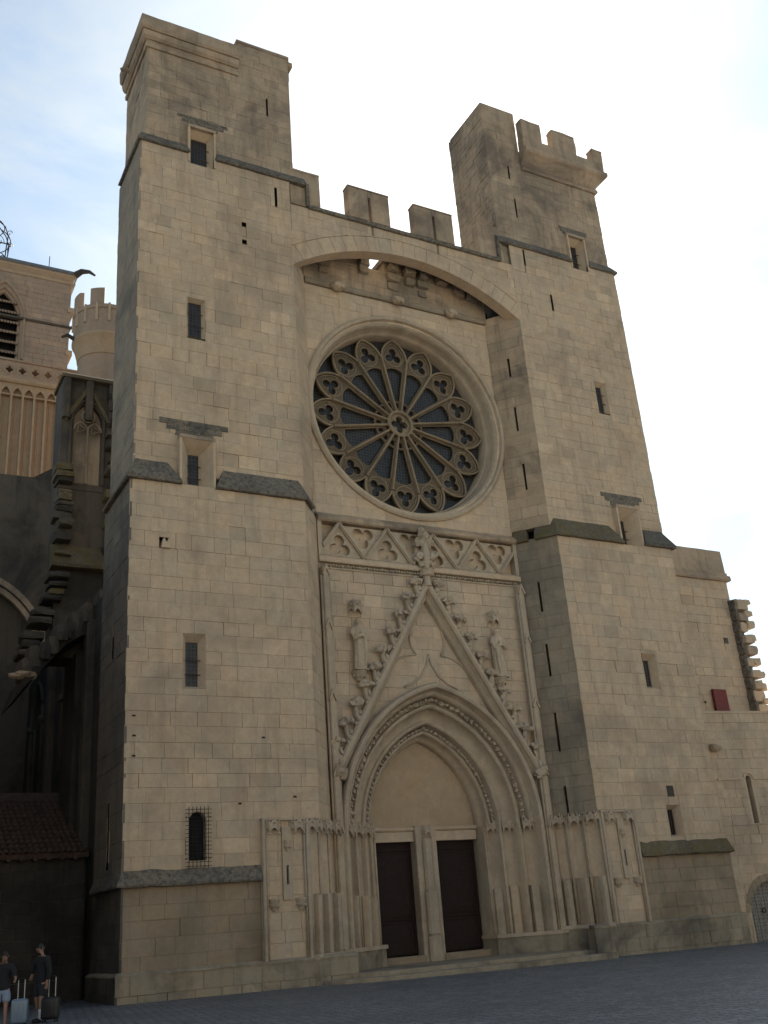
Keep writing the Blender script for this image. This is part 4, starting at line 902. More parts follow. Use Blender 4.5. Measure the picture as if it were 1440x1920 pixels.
# gable rake, crockets, finial
for s_ in (-1,1):
    nx, nz_ = rake_n(s_); prof_ = [(.1,1.7),(.12,1.42),(.05,1.34),(-.08,1.32),(-.15,1.38),(-.17,1.5),(-.24,1.62),(-.3,1.6),(-.36,1.68),(-.4,1.92),(.1,1.95)]
    ends = []
    for (ex,ez) in ((GA[0],GA[1]),(s_*GF[0],GF[1])):
        ring_ = []
        for o_, y in prof_:
            px, pz = ex+nx*o_, ez+nz_*o_
            if ex == GA[0]:      # mitre at the apex
                px = 0.0; pz = GA[1]+o_/nz_ if nz_ > 0 else GA[1]
            ring_.append((px,y,pz))
        ends.append(ring_)
    CF.part(MB().rings(ends), 'gable_rake', 'carved', tone=.4)
    for k in range(10):
        f = .055+.925*k/9.6; bx, bz = s_*GF[0]*f+nx*.1, GA[1]+(GF[1]-GA[1])*f+nz_*.1
        dx, dz = s_*GF[0], GF[1]-GA[1]; l = math.hypot(dx,dz); dx/=l; dz/=l
        rd = random.Random(k*3+s_); e = rd.uniform(1.2,1.5)
        q = lambda a, b, y=1.48: (bx+nx*a*e-dx*b*e, y, bz+nz_*a*e-dz*b*e)
        mb = MB().tube([q(-.1,-.18),q(.08,-.12),q(.2,.02),q(.26,.14)], [.16,.12,.1,.07], 7, (0,1,0))
        mb.blob(q(.3,.16,1.42), (.2,.16,.17), 2, .45, k+50*s_); mb.blob(q(.38,.04,1.36), (.13,.11,.12), 1, .5, k+60); mb.blob(q(.16,.26,1.36), (.13,.11,.12), 1, .5, k+70); mb.blob(q(.06,-.02,1.38), (.1,.08,.13), 1, .5, k+80)
        mb.blob(q(.02,-.3,1.4), (.08,.07,.12), 1, .6, k+90)
        CF.part(mb, 'crocket', 'carved', tone=rd.random())
    ex, ez = s_*4.55, 6.92
    mb = MB().blob((ex,1.38,ez),(.26,.24,.2),2,.35,5+s_).blob((ex+s_*.14,1.25,ez+.14),(.14,.14,.14),1,.4,8).blob((ex-s_*.1,1.28,ez-.18),(.14,.14,.12),1,.4,9).blob((ex,1.3,ez+.3),(.12,.12,.16),1,.4,10)
    CF.part(mb, 'gable_stop', 'carved')
FN = CF.part(MB().lathe([(.2,14.55),(.15,14.8),(.17,14.95),(.3,15.0),(.33,15.1),(.27,15.18),(.33,15.26),(.2,15.34)], (0,1.42,0), 10), 'finial', 'carved', tone=.4)
mb = MB().tube([(0,1.4,15.3),(.03,1.38,15.9),(0,1.4,16.6)], [.14,.2,.12], 8)
for k, (a, b, r) in enumerate(((0,16.75,.24),(-.26,16.5,.2),(.26,16.55,.2),(-.1,16.98,.14),(.34,15.9,.2),(.5,16.0,.15),(-.3,15.85,.16),(-.42,15.7,.12),(.18,15.6,.15),(-.2,15.5,.14),(.34,15.5,.12))):
    mb.blob((a,1.32+.04*(k%3),b),(r,r*.8,r*1.05),2,.4,k+300)
mb.build('finial_carving','carved',FN,tone=.6)
# trefoil mouldings inside the gable
for s_ in (-1,1):
    mb = MB(); y = 1.86
    def cur(P_, rad=.05): mb.tube([(s_*a,y,b) for a,b in P_], rad, 6, (0,1,0))
    up_ = [(.02,14.05),(.42,13.45),(.72,12.85),(.82,12.35),(.78,12.05),(.6,11.72)]
    lo_ = [(.6,11.72),(1.05,11.66),(1.5,11.42),(1.95,11.0),(2.25,10.6)]
    bt_ = [(0,11.75),(.12,11.3),(.4,10.85),(.8,10.55),(1.25,10.35)]
    cur(up_); cur(lo_); cur(bt_, .045)
    CF.part(mb, 'trefoil_moulding', 'carved', tone=.5, smooth=True)
# corbels and canopies for the two statues
for x in (-3.4,3.22):
    pl = front(1.65)
    corbel_br(CF.root, pl, x, 10.78, .62).matrix_parent_inverse = CF.inv
    canopy(CF.root, pl, x, 13.12, .56, .55, .34, int(x*10)).matrix_parent_inverse = CF.inv
    k_ = MB().cbox(x-.2,x+.2,1.4,1.7,13.45,13.72,.05); CF.part(k_, 'canopy_crown', 'carved')
CF.finish()

# statues
def statue(x, seed, label, flip):
    T = Thing('statue', label, 'statue', (x,1.42,10.82), 'weathered saints beside the portal gable')
    mb = MB(); H = 2.12; n_ = 20; rg = []
    prof_ = [(0,.27),(.04,.28),(.2,.26),(.45,.24),(.6,.25),(.68,.27),(.76,.28),(.81,.27),(.84,.2),(.855,.1),(.87,.085),(.885,.1),(.91,.125),(.95,.13),(.985,.09),(1.0,.02)]
    for f, r in prof_:
        ring_ = []
        for k in range(n_):
            a = 2*math.pi*k/n_; fold = 1+(.09*math.sin(a*6+f*5*flip)+.05*math.sin(a*11+2*f)) * (1 if f < .72 else .2 if f < .84 else 0)
            sway = flip*.05*math.sin(f*3.1)
            ring_.append((sway+r*fold*math.cos(a)*(1.0 if f<.84 else .9), r*fold*math.sin(a)*(.72 if f < .84 else 1), f*H))
        rg.append(ring_)
    mb.rings(rg)
    for q in (-1,1):
        mb.tube([(q*.24,0,.80*H),(q*.3,-.04,.68*H),(q*.27,-.12,.58*H),(q*.1,-.26,.62*H),(0,-.28,.64*H)], [.1,.1,.095,.07,.05], 8)
    mb.tube([(flip*.18,-.2,.57*H),(flip*.2,-.2,.3*H),(flip*.16,-.2,.08*H)], [.09,.06,.03], 6)
    mb.blob((flip*.05,-.28,.68*H),(.09,.05,.12),1,.2,seed)
    for a, b, c_, r in ((0,-.125,.925,.03),(-.045,-.11,.94,.02),(.045,-.11,.94,.02),(0,-.11,.9,.025)): mb.blob((flip*.015+a,b,c_*H),r,1,.2,3)
    o = mb.build('figure','carved',T.root,tone=.6)
    rm = o.modifiers.new('fuse','REMESH'); rm.mode = 'VOXEL'; rm.voxel_size = .026; rm.use_smooth_shade = True
    T.part(MB().cbox(x-.3,x+.3,1.2,1.64,10.815,10.88,.03), 'base', 'carved')
statue(-3.4, 1, 'robed stone saint on a carved bracket left of the portal gable', 1)
statue(3.22, 2, 'robed stone saint on a carved bracket right of the portal gable', -1)

# steps before the doors
def step(pts, z0, z1, label, yb=3.3):
    mb = MB(); mb.prism(lambda a,b,d_: Vector((a,b,d_)), pts, z0, z1)
    o = mb.build('stone_step','plinth'); 
    bv = o.modifiers.new('worn','BEVEL'); bv.width = .03; bv.segments = 2
    return tag(o, label, 'step', 'steps before the portal')
def gzp(a, b, d_): return Vector((a,b,d_))
step([(-6.3,-.2),(-5.9,-.9),(-5.2,-1.35),(-4.4,-1.45),(4.9,-1.45),(5.0,-.2),(5.0,3.0),(-5.0,3.0)], -.4, .07, 'lower worn step spread along the foot of the portal')
step([(-5.3,-.2),(-4.9,-.62),(-4.2,-.75),(4.4,-.75),(4.5,-.2),(4.3,3.2),(-4.3,3.2)], -.3, .2, 'upper worn step in front of the two doors')

# ------------------------------------------------------------------ behind and beside
# bell tower
BT = Thing('bell_tower', 'square belfry with arched louvred opening rising behind the left tower', 'bell tower', (-14,35,0))
PBf = front(32.0); BX0, BX1 = -18.6, -9.4
bw_ = (-15.35,-12.65,39.9,46.0)
BT.lay(PBf, BX0, BX1, 39.4, 46.9, 'pink', [], [], bh=(.38,.46), bw=(.5,.9), gap=.02, backing=False) if False else None
# masonry round the louvred arch
apb = lambda w: [(-14-w,39.9),(-14+w,39.9)]+[(-14+a,43.2+b) for a,b in pointed(w, w*2.0, 0, 10)]
def out_bell(poly):
    c = cen(poly)
    if c[1] < 43.2: return poly if abs(c[0]+14) > 1.5 else None
    w = 1.5; h = 3.0; r = (w*w+h*h)/(2*w); s_ = 1 if c[0] > -14 else -1
    return out_circle(-14+s_*(w-r), 43.2, r)(poly)
BT.lay(PBf, BX0, -15.5, 39.4, 46.9, 'pink', [], [out_bell], bh=(.4,.48), bw=(.5,.9), gap=.02, backing=False)
BT.lay(PBf, -15.5, -12.5, 39.4, 39.9, 'pink', [], [], bh=(.4,.5), bw=(.5,.9), gap=.02, backing=False)
BT.lay(PBf, -15.5, -12.5, 43.2, 46.9, 'pink', [], [out_bell], bh=(.4,.48), bw=(.5,.9), gap=.02, backing=False)
BT.lay(PBf, -12.5, BX1, 39.4, 46.9, 'pink', [], [out_bell], bh=(.4,.48), bw=(.5,.9), gap=.02, backing=False)
BT.part(MB().plate(PBf, [(BX0,39.0),(BX1-.02,39.0),(BX1-.02,47.0),(BX0,47.0)], [apb(1.5)], -.05, -.9), 'wall_core', 'mortar', tone=.5)
BT.part(MB().box(BX0+.3,BX1-.6,33.2,40.5,20,47.0), 'tower_core', 'pink')
BT.part(MB().box(BX1-.6,BX1,32.9,41,20,47.0), 'side_wall', 'warm')
# moulded arch
rings = []
for w, d in ((1.52,.06),(1.5,.12),(1.4,.1),(1.36,-.05),(1.3,-.1),(1.22,-.08),(1.18,-.25),(1.08,-.3),(1.05,-.5)): rings.append([PBf(a,b,d) for a,b in [(-14+w,39.9)]+[(-14+p,43.2+q) for p,q in pointed(w,w*2,0,12)]+[(-14-w,39.9)]])
n_ = len(rings[0]); BW = BT.part(MB().add([p for r in rings for p in r], [(k*n_+i,k*n_+i+1,(k+1)*n_+i+1,(k+1)*n_+i) for k in range(len(rings)-1) for i in range(n_-1)]), 'belfry_opening', 'pink', tone=.3)
for k in range(6):
    z = 40.3+.82*k
    lv = MB().add([PBf(-15.1,z,-.15),PBf(-12.9,z,-.15),PBf(-12.9,z+.42,-.75),PBf(-15.1,z+.42,-.75),PBf(-15.1,z+.06,-.15),PBf(-12.9,z+.06,-.15),PBf(-12.9,z+.48,-.75),PBf(-15.1,z+.48,-.75)],[(0,1,2,3),(4,5,6,7),(0,1,5,4),(1,2,6,5),(2,3,7,6),(3,0,4,7)])
    LVO = lv.build('louvre','soot',BW)
    ed = MB()
    for q in range(11): ed.tube([PBf(-15.0+.2*q,z+.05,-.05),PBf(-15.0+.2*q,z+.5,-.7)], .085, 6)
    ed.build('louvre_tiles','pink',LVO)['kind'] = 'stuff'
BT.part(MB().box(-15.4,-12.6,32.8,32.9,39.8,46.5), 'bell_chamber', 'dark')
cor = [(BX0,40),(BX0,32),(BX1,32),(BX1,40)]
BT.part(sweep_plan(MB(), cor, [(-.4,46.9),(.05,46.9),(.12,47.1),(.05,47.2),(.25,47.45),(.3,47.6),(-.4,47.6)]), 'cornice_moulding', 'warm')
BT.part(sweep_plan(MB(), cor, [(-.4,47.6),(.36,47.6),(.4,47.66),(.4,47.85),(-.5,47.95)]), 'coping', 'lead')
BT.part(MB().tube([(-9.2,31.8,47.7),(-8.8,31.5,47.95),(-8.3,31.2,47.85),(-7.95,31.0,47.5)],[.28,.22,.14,.08],7), 'gargoyle', 'soot')
BT.part(sweep_plan(MB(), cor, [(-.2,43.15),(.08,43.15),(.12,43.2),(.12,43.3),(-.2,43.4)], (0,0)), 'string_course', 'soot')
BT.part(MB().tube([(BX1,32.1,43.25),(BX1+.35,31.8,43.3),(BX1+.55,31.7,43.15)],[.12,.12,.06],6), 'gargoyle', 'soot')
BT.part(sweep_plan(MB(), [(BX1-.1,32.0),(BX1,32.0),(BX1,40)], [(-.1,46.4),(.25,46.9),(-.1,46.9)]), 'corner_corbel', 'warm')
for z in (41.3,44.9): BT.part(MB().prism(Plane((BX1,31.9),(BX1,33.5)), [(0,z-.4),(1.4,z-.4),(1.4,z),(0,z)], .25, -.2), 'corner_block', 'warm')
BT.part(sweep_plan(MB(), cor, [(-.3,38.9),(.3,38.9),(.34,39.05),(.2,39.15),(.2,39.35),(.05,39.45),(-.3,39.45)]), 'base_moulding', 'pink')
# pierced balustrade and blind arcade
PBa = front(30.6); AX0, AX1 = -19.5, -8.7; pitch_ = .84
holes_ = [foil((AX1-.55-pitch_*k, 38.2), 4, .14, .11, math.pi/4*0) for k in range(12)]
BL = BT.part(MB().plate(PBa, [(AX0,37.6),(AX1,37.6),(AX1,38.85),(AX0,38.85)], holes_, 0, -.25), 'balustrade', 'pink', tone=.3)
for k in range(12):
    c = (AX1-.55-pitch_*k, 38.2); MB().tube([PBa(c[0]+.34*math.cos(t*math.pi/10), c[1]+.34*math.sin(t*math.pi/10), .02) for t in range(20)], .035, 5, (0,1,0), True).build('roundel','warm',BL)
BT.part(sweep_plan(MB(), [(AX0,30.6),(AX1,30.6),(AX1,33)], [(-.2,38.85),(.1,38.85),(.12,38.95),(-.3,39.05)]), 'rail', 'pink')
BT.part(sweep_plan(MB(), [(AX0,30.6),(AX1,30.6),(AX1,33)], [(-.3,37.2),(.1,37.2),(.2,37.32),(.22,37.5),(.05,37.6),(-.3,37.6)]), 'string_course', 'warm')
BT.part(MB().box(AX0,AX1-.05,31.0,40,20,37.25), 'arcade_wall', 'warm')
for k in range(14):
    x = AX1-.05-.74*k
    BT.part(MB().cbox(x-.07,x+.07,30.62,31.05,24,37.2,.03), 'arcade_shaft', 'warm', tone=U(.2,.8))
    BT.part(MB().tube([(x-.37-.04,30.98,24),(x-.37-.04,30.98,36.2)], .05, 6), 'colonnette', 'warm')
    c = x-.37
    BT.part(MB().plate(front(30.66), [(c-.31,36.3),(c-.31,37.2),(c+.31,37.2),(c+.31,36.3)], [pointed(.27,.5,36.45)[::-1]+[(-.27+0,36.45)]] if False else [[(c+a,b) for a,b in pointed(.27,.5,36.4)]], 0, -.3), 'arcade_arch', 'warm', tone=U(.2,.8))
# wrought iron bell cage on the roof and a lightning rod
IC = Thing('iron_bell_cage', 'wrought iron openwork campanile on the belfry roof at left edge', 'bell cage', (-15.3,36,47.9))
cage = MB(); cc = (-15.3,36.0)
for k in range(8):
    a = 2*math.pi*k/8+.2; ca, sa = math.cos(a), math.sin(a)
    pth = [(1.75,47.85),(1.75,49.5),(1.8,51.0),(1.9,52.2),(1.6,53.1),(.9,53.9),(.3,54.6),(0.05,55.6)]
    IC.part(MB().tube([(cc[0]+r*ca,cc[1]+r*sa,z) for r,z in pth], .045, 5), 'rib', 'iron')
    b = a+math.pi/8; cb, sb = math.cos(b), math.sin(b)
    sc_ = [(cc[0]+1.75*cb+.42*t*math.cos(q)*(-sb), cc[1]+1.75*sb+.42*t*math.cos(q)*cb, 51.3+.42*t*math.sin(q)*1.3) for t, q in [(1-.06*i, i*.55) for i in range(14)]]
    IC.part(MB().tube(sc_, .03, 4), 'scroll', 'iron')
    sc_ = [(cc[0]+(1.95+.25*math.cos(i*.6)*(1-.07*i))*ca, cc[1]+(1.95+.25*math.cos(i*.6)*(1-.07*i))*sa, 52.4+.3*math.sin(i*.6)*(1-.07*i)) for i in range(12)]
    IC.part(MB().tube(sc_, .03, 4), 'scroll', 'iron')
for z, r in ((48.8,1.75),(50.3,1.76),(52.2,1.9),(53.4,1.4)): IC.part(MB().tube([(cc[0]+r*math.cos(t*math.pi/12),cc[1]+r*math.sin(t*math.pi/12),z) for t in range(24)], .04, 5, (0,0,1), True), 'hoop', 'iron')
IC.part(MB().lathe([(.1,52.0),(.3,51.9),(.45,51.4),(.55,50.8),(.72,50.5),(.75,50.4)], (cc[0],cc[1],0), 14), 'bell', 'lead', smooth=True)
IC.part(MB().tube([(cc[0],cc[1],52.0),(cc[0],cc[1],52.25)], .05, 5).tube([(cc[0]-1.85,cc[1],52.2),(cc[0]+1.85,cc[1],52.2)], .05, 5), 'yoke', 'iron')
tag(MB().tube([(-10.9,33.2,47.7),(-10.88,33.2,49.9)], .03, 5).build('lightning_rod','iron'), 'thin lightning rod on the belfry roof', 'rod')
BT.finish(120)

# round turret
TU = Thing('round_turret', 'round stair turret with crenellated corbelled top behind left tower', 'turret', (-8.7,23.6,0))
tcx, tcy = -8.7, 23.6
TU.part(MB().lathe([(1.62,18),(1.62,35.6)], (tcx,tcy,0), 32), 'drum', 'pink', tone=.3, smooth='auto')
TU.part(MB().lathe([(1.5,35.5),(1.68,35.6),(1.72,35.9),(1.85,36.4),(2.0,36.75),(2.04,36.8),(2.04,36.95),(1.98,37.0),(1.5,37.0)], (tcx,tcy,0), 36), 'corbel_ring', 'warm', smooth='auto')
TU.part(MB().lathe([(1.6,37.0),(1.97,37.0),(1.97,38.6),(2.05,38.65),(2.05,38.9),(1.98,38.95),(1.6,38.95)], (tcx,tcy,0), 36), 'parapet', 'pink', tone=.5, smooth='auto')
for k in range(7):
    a = math.radians(-170+k*51); rg = []
    for j in range(5):
        b = a+math.radians(-13+6.5*j); rg.append([(tcx+r*math.cos(b),tcy+r*math.sin(b),z) for r,z in ((2.0,38.95),(2.0,40.1),(1.68,40.25),(1.68,38.95))])
    mo = TU.part(MB().rings(rg), 'merlon', 'pink')
for k in range(9):
    a = math.radians(-185+k*22); 
    TU.part(MB().cbox(tcx+2.0*math.cos(a)-.07,tcx+2.0*math.cos(a)+.07,tcy+2.0*math.sin(a)-.07,tcy+2.0*math.sin(a)+.07,37.7,39.0,.02), 'machicolation', 'pale')
TU.part(MB().tube([(tcx-1.95,tcy-.3,36.9),(tcx-2.4,tcy-.35,37.1),(tcx-2.75,tcy-.4,36.85)],[.14,.12,.08],6), 'gargoyle', 'soot')

# dark north flank: nave wall with tall lancets
NV = Thing('nave', 'blackened nave wall with tall pointed lancets beside the left tower', 'church', (-11,15,0))
PN_ = Plane((-12.6,24.0),(-12.6,3.7))      # s runs from the back (0) to the tower (20.3)
lan = [(14.0,1.35,4.2,11.6),(6.6,1.35,4.2,11.6)]     # centre s, half width, sill, springing
lh = [[(c-w,z0),(c+w,z0)]+[(c+a,b) for a,b in pointed(w,1.9,zs,8)] for c,w,z0,zs in lan]
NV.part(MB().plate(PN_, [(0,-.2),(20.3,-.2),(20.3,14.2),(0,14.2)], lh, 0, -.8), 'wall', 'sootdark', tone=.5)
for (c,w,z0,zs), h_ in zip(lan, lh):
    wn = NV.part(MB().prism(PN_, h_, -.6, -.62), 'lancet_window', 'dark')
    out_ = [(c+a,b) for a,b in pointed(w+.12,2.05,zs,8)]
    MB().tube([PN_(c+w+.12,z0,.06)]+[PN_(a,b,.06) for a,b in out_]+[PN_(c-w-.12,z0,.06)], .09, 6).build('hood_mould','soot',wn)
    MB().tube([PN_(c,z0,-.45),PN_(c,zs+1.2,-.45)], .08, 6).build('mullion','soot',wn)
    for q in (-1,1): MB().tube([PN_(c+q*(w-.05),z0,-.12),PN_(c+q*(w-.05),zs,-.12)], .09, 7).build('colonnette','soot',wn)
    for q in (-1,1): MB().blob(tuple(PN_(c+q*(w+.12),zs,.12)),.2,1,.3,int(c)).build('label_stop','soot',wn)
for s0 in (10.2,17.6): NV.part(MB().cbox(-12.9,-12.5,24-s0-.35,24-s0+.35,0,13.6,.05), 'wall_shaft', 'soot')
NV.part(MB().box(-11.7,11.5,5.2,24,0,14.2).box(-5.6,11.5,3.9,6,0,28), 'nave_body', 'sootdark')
# ruined buttress with blind tracery
RB = Thing('ruined_buttress', 'ruined pinnacled buttress with two light blind tracery beside left tower', 'buttress', (-12.9,8.5,0))
PR = front(8.0); bx0, bx1 = -13.95, -11.7
tr = [(-13.42,20.2),(-12.2,20.2)]+[(-12.81+a,b) for a,b in pointed(.61,1.05,23.15)]
RB.part(MB().plate(PR, [(bx0,19.9),(bx1,19.9),(bx1,25.2),(bx0,25.2)], [tr], 0, -1.6), 'upper_pier', 'soot', tone=.3)
RB.part(MB().prism(PR, tr, -.22, -.3), 'tracery_back', 'weathered')
RB.part(MB().prism(PR, [(bx0+.1,12.5),(bx1,12.5),(bx1,19.9),(bx0,19.9)], -.04, -1.6), 'lower_pier', 'soot')
TRC = MB().tube([(-12.81,7.95,20.2),(-12.81,7.95,22.9)], .05, 6)
for c in (-13.11,-12.51): TRC.tube([(c+a,7.95,b) for a,b in pointed(.29,.4,22.75)], .045, 5, (0,1,0)); TRC.tube([(x,y,z) for x,z in foil((c,22.85),3,.1,.09) for y in (7.98,)], .03, 4, (0,1,0), True)
TRC.tube([(-12.81+.27*math.cos(t*math.pi/10),7.95,23.45+.27*math.sin(t*math.pi/10)) for t in range(20)], .05, 5, (0,1,0), True)
TRC.tube([(a,7.96,b) for a,b in foil((-12.81,23.45),4,.1,.085)], .03, 4, (0,1,0), True)
RB.part(TRC, 'blind_tracery', 'weathered')
RB.part(MB().tube([(-13.55,7.95,20.2),(-13.55,7.95,23.2)]+[(-12.81+a,7.95,b) for a,b in reversed(pointed(.7,1.15,23.2))]+[(-12.1,7.95,20.2)], .07, 6, (0,1,0)), 'hood_mould', 'soot')
RB.part(MB().prism(PR, [(-13.75,23.1),(-12.81,24.75),(-11.9,23.1),(-11.8,23.25),(-12.81,25.05),(-13.9,23.25)], .16, -.1), 'gablet', 'mossledge')
for x in (-13.8,-12.81,-11.8): RB.part(MB().cbox(x-.16,x+.16,7.7,8.1,23.2,25.2,.05), 'pinnacle', 'soot')
RB.part(MB().cbox(-14.05,-11.6,7.7,9.7,25.2,25.42,.06), 'cap', 'mossledge')
RB.part(sweep_plan(MB(), [(-14.1,8.0),(-11.7,8.0)], [(-.3,16.2),(.5,16.2),(.55,16.3),(.3,16.8),(-.05,17.3),(-.3,17.3)], (0,0), .03), 'weathering', 'mossledge')
for k in range(20):      # toothing left by the missing vault, both edges
    z = 12.6+.62*k
    RB.part(MB().rbox(-12.0+U(-.1,.15),-11.5+U(-.2,.35),7.3+U(-.3,.3),8.5,z,z+U(.2,.42),.035), 'toothing_stone', random.choice(('soot','mossledge','sootdark')))
for k in range(26):
    z = 12.4+.33*k+U(-.08,.08)
    if R() < .22: continue
    x1 = -13.85-max(0,15.5-z)*.35; pr = random.choice((.12,.2,.3,.42))
    RB.part(MB().rbox(x1-pr,x1+.5,7.5+U(-.3,.25),8.6,z,z+U(.16,.36),.035), 'toothing_stone', random.choice(('soot','soot','sootdark','mossledge')))
# broken springing of the vault, dark underside
rg = []
for k in range(9):
    f = k/8; x = -11.6-3.6*f; z = 14.6-3.4*f**1.0+.5*math.sin(f*3.1)
    rg.append([(x,6.2+U(-.1,.1),z+U(-.15,.15)),(x,9.0,z+U(-.1,.1)),(x-.3,9.0,z-1.0+U(-.1,.1)),(x-.25,6.3+U(-.1,.1),z-.9+U(-.1,.1))])
RB.part(MB().rings(rg), 'vault_springer', 'sootdark')
for k in range(12):
    f = k/11; x = -11.7-3.4*f; RB.part(MB().rbox(x-.2,x+.22,6.0+U(-.2,.2),7.6,14.5-3.3*f+U(-.1,.2),15.0-3.3*f+U(0,.5),.05), 'broken_stone', 'soot' if k%3 else 'sootdark')
RB.part(MB().blob((-15.1,6.4,11.3),(.4,.3,.16),2,.3,4).blob((-15.5,6.3,11.25),(.25,.2,.1),1,.3,6), 'carved_stop', 'carved')
RB.part(MB().box(-13.0,-11.7,7.5,9.6,0,12.6), 'pier_foot', 'sootdark')
# dark wall with blind arch behind it
AW = Thing('arched_wall', 'dark transept wall with wide blind arch below the belfry arcade', 'wall', (-16,20.5,0))
PA = front(20.0)
ah = [(-19.6,8),(-11.9,8)]+[(-15.75+a,b) for a,b in pointed(3.85,4.6,15.4,12)]
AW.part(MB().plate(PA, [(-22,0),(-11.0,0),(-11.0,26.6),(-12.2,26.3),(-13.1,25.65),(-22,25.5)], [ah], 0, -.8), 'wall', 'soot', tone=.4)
AW.part(MB().prism(PA, ah, -.5, -.7), 'arch_infill', 'soot', tone=.1)
for q, (w_, d_) in enumerate(((3.95,.14),(3.6,.06))):
    pw = [(-15.75+a,b) for a,b in pointed(w_,w_*1.19,15.4,14)]
    for i in range(len(pw)-1):
        a, b = pw[i], pw[i+1]; cx = -15.75; e = lambda p, k_: (cx+(p[0]-cx)*k_, 15.4+(p[1]-15.4)*k_)
        AW.part(MB().prism(PA, [e(a,.93),e(b,.93),b,a], d_, -.3), 'voussoir', 'weathered', tone=U(.1,.9))
AW.part(MB().box(-22,-11,20.9,31,0,25.0), 'transept_body', 'soot')
# unseen wing added on the left to keep sky light out of the court
CW = Thing('shade_wing', 'unseen dark stone wing added to shade the narrow court at left', 'building', (-24,10,0))
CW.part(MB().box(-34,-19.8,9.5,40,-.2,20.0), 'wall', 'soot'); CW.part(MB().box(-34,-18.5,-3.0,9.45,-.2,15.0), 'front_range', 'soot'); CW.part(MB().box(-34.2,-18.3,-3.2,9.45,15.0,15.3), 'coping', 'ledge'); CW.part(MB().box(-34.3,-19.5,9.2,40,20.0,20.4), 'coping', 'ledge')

# low house with a barrel tiled roof
LH = Thing('low_house', 'low stone house with barrel tiled roof in the dark court', 'house', (-17,7,0))
PH = front(5.6)
LH.lay(PH, -20.5, -12.75, -.2, 4.72, 'sootdark', [], [], bh=(.4,.55), bw=(.5,1.0), gap=.015)
LH.part(MB().box(-20.5,-12.75,6.1,10.5,0,5.2), 'house_core', 'sootdark')
rf = LH.part(MB().prism(Plane((-20.6,0),(-20.6,-1)), [(-5.35,4.78),(-11.0,7.6),(-11.0,7.4),(-5.35,4.6)], 0, -7.9), 'roof', 'roof')
sl = math.atan2(2.82,5.65); ct, st_ = math.cos(sl), math.sin(sl); tile = None; cnt = 0
for i in range(36):
    for j in range(13):
        if cnt >= 300: break
        x = -20.45+.215*i; d0 = -.1+.42*j; 
        if x < -17.3: continue
        if tile is None:
            mb = MB(); rr_ = []
            for dd, rad in ((0,.1),(.46,.08)):
                rr_.append([(rad*math.cos(math.pi*t/6),dd,rad*math.sin(math.pi*t/6)*.9) for t in range(7)]+[((rad-.018)*math.cos(math.pi*t/6),dd,(rad-.018)*math.sin(math.pi*t/6)*.9) for t in range(6,-1,-1)])
            mb.rings(rr_); tile = mb.build('roof_tile','roof',rf); o = tile
        else: o = tile.copy(); COL.objects.link(o); o.parent = rf
        o.location = (x, 5.35+d0*ct, 4.80+d0*st_+.012); o.rotation_euler = (sl-.05+U(-.02,.02), U(-.06,.06), U(-.03,.03)); cnt += 1
for k in range(17):
    LH.part(MB().tube([(-20.4+.45*k,5.2,4.62),(-20.4+.45*k,5.6,4.62)], .1, 7), 'eaves_tile', 'roof')
LH.finish(150)

# right hand walls
RW = Thing('flank_wall', 'pale ashlar wall with sloping coping and toothed broken end right of tower', 'wall', (16,2,0))
P15 = front(1.5)
hol = [(16.75,17.05,13.1,13.4)]
RW.lay(P15, 12.6, 17.75, 0, 16.35, 'stone', hol, [], bh=(.4,.52), bw=(.45,.95), gap=.016, back='lime')
RW.part(MB().box(12.6,17.7,2.0,3.2,0,16.4).box(16.7,17.1,1.75,1.8,13,13.5), 'wall_core', 'soot')
RW.part(sweep_plan(MB(), [(12.7,1.5),(17.8,1.5),(17.8,3.2)], [(-.3,16.35),(.12,16.35),(.16,16.42),(.14,16.62),(.05,16.68),(.05,16.8),(0,16.82),(-.02,18.0),(-.5,18.08)], (0,0), .008), 'coping', 'weathered')
for k in range(26):
    z = .5+.57*k
    if z > 15.0: break
    x = 17.55+.0*k
    RW.part(MB().rbox(x+U(0,.1),x+.5+U(0,.5),.95+U(-.12,.12),1.75,z,z+U(.4,.56),.035), 'toothing_stone', 'stone' if k%3 else 'weathered')
    RW.part(MB().rbox(x-.02,x+.35,1.1,1.8,z+.05,z+.6,.035), 'toothing_stone', 'ledge')  # dark stones paint the shaded left face of the broken end
for k in range(10):
    RW.part(MB().rbox(18.05+U(-.1,.1),18.4+U(0,.25),1.0,1.7,9.5+.62*k,9.5+.62*k+U(.25,.4),.035), 'toothing_stone', 'pale')
RW.finish(120)
rp_ = MB().cbox(15.15,16.0,1.3,1.44,9.2,10.75,.01); tag(rp_.build('red_panel','redpaint'), 'dark red painted board standing on the wall terrace', 'panel')
CWL = Thing('terrace_wall', 'lower rough ashlar terrace wall with arched slit at right edge', 'wall', (16,.4,0))
ang = math.radians(-7.2); PT = Plane((12.8,.12),(12.8+math.cos(ang),.12+math.sin(ang)))
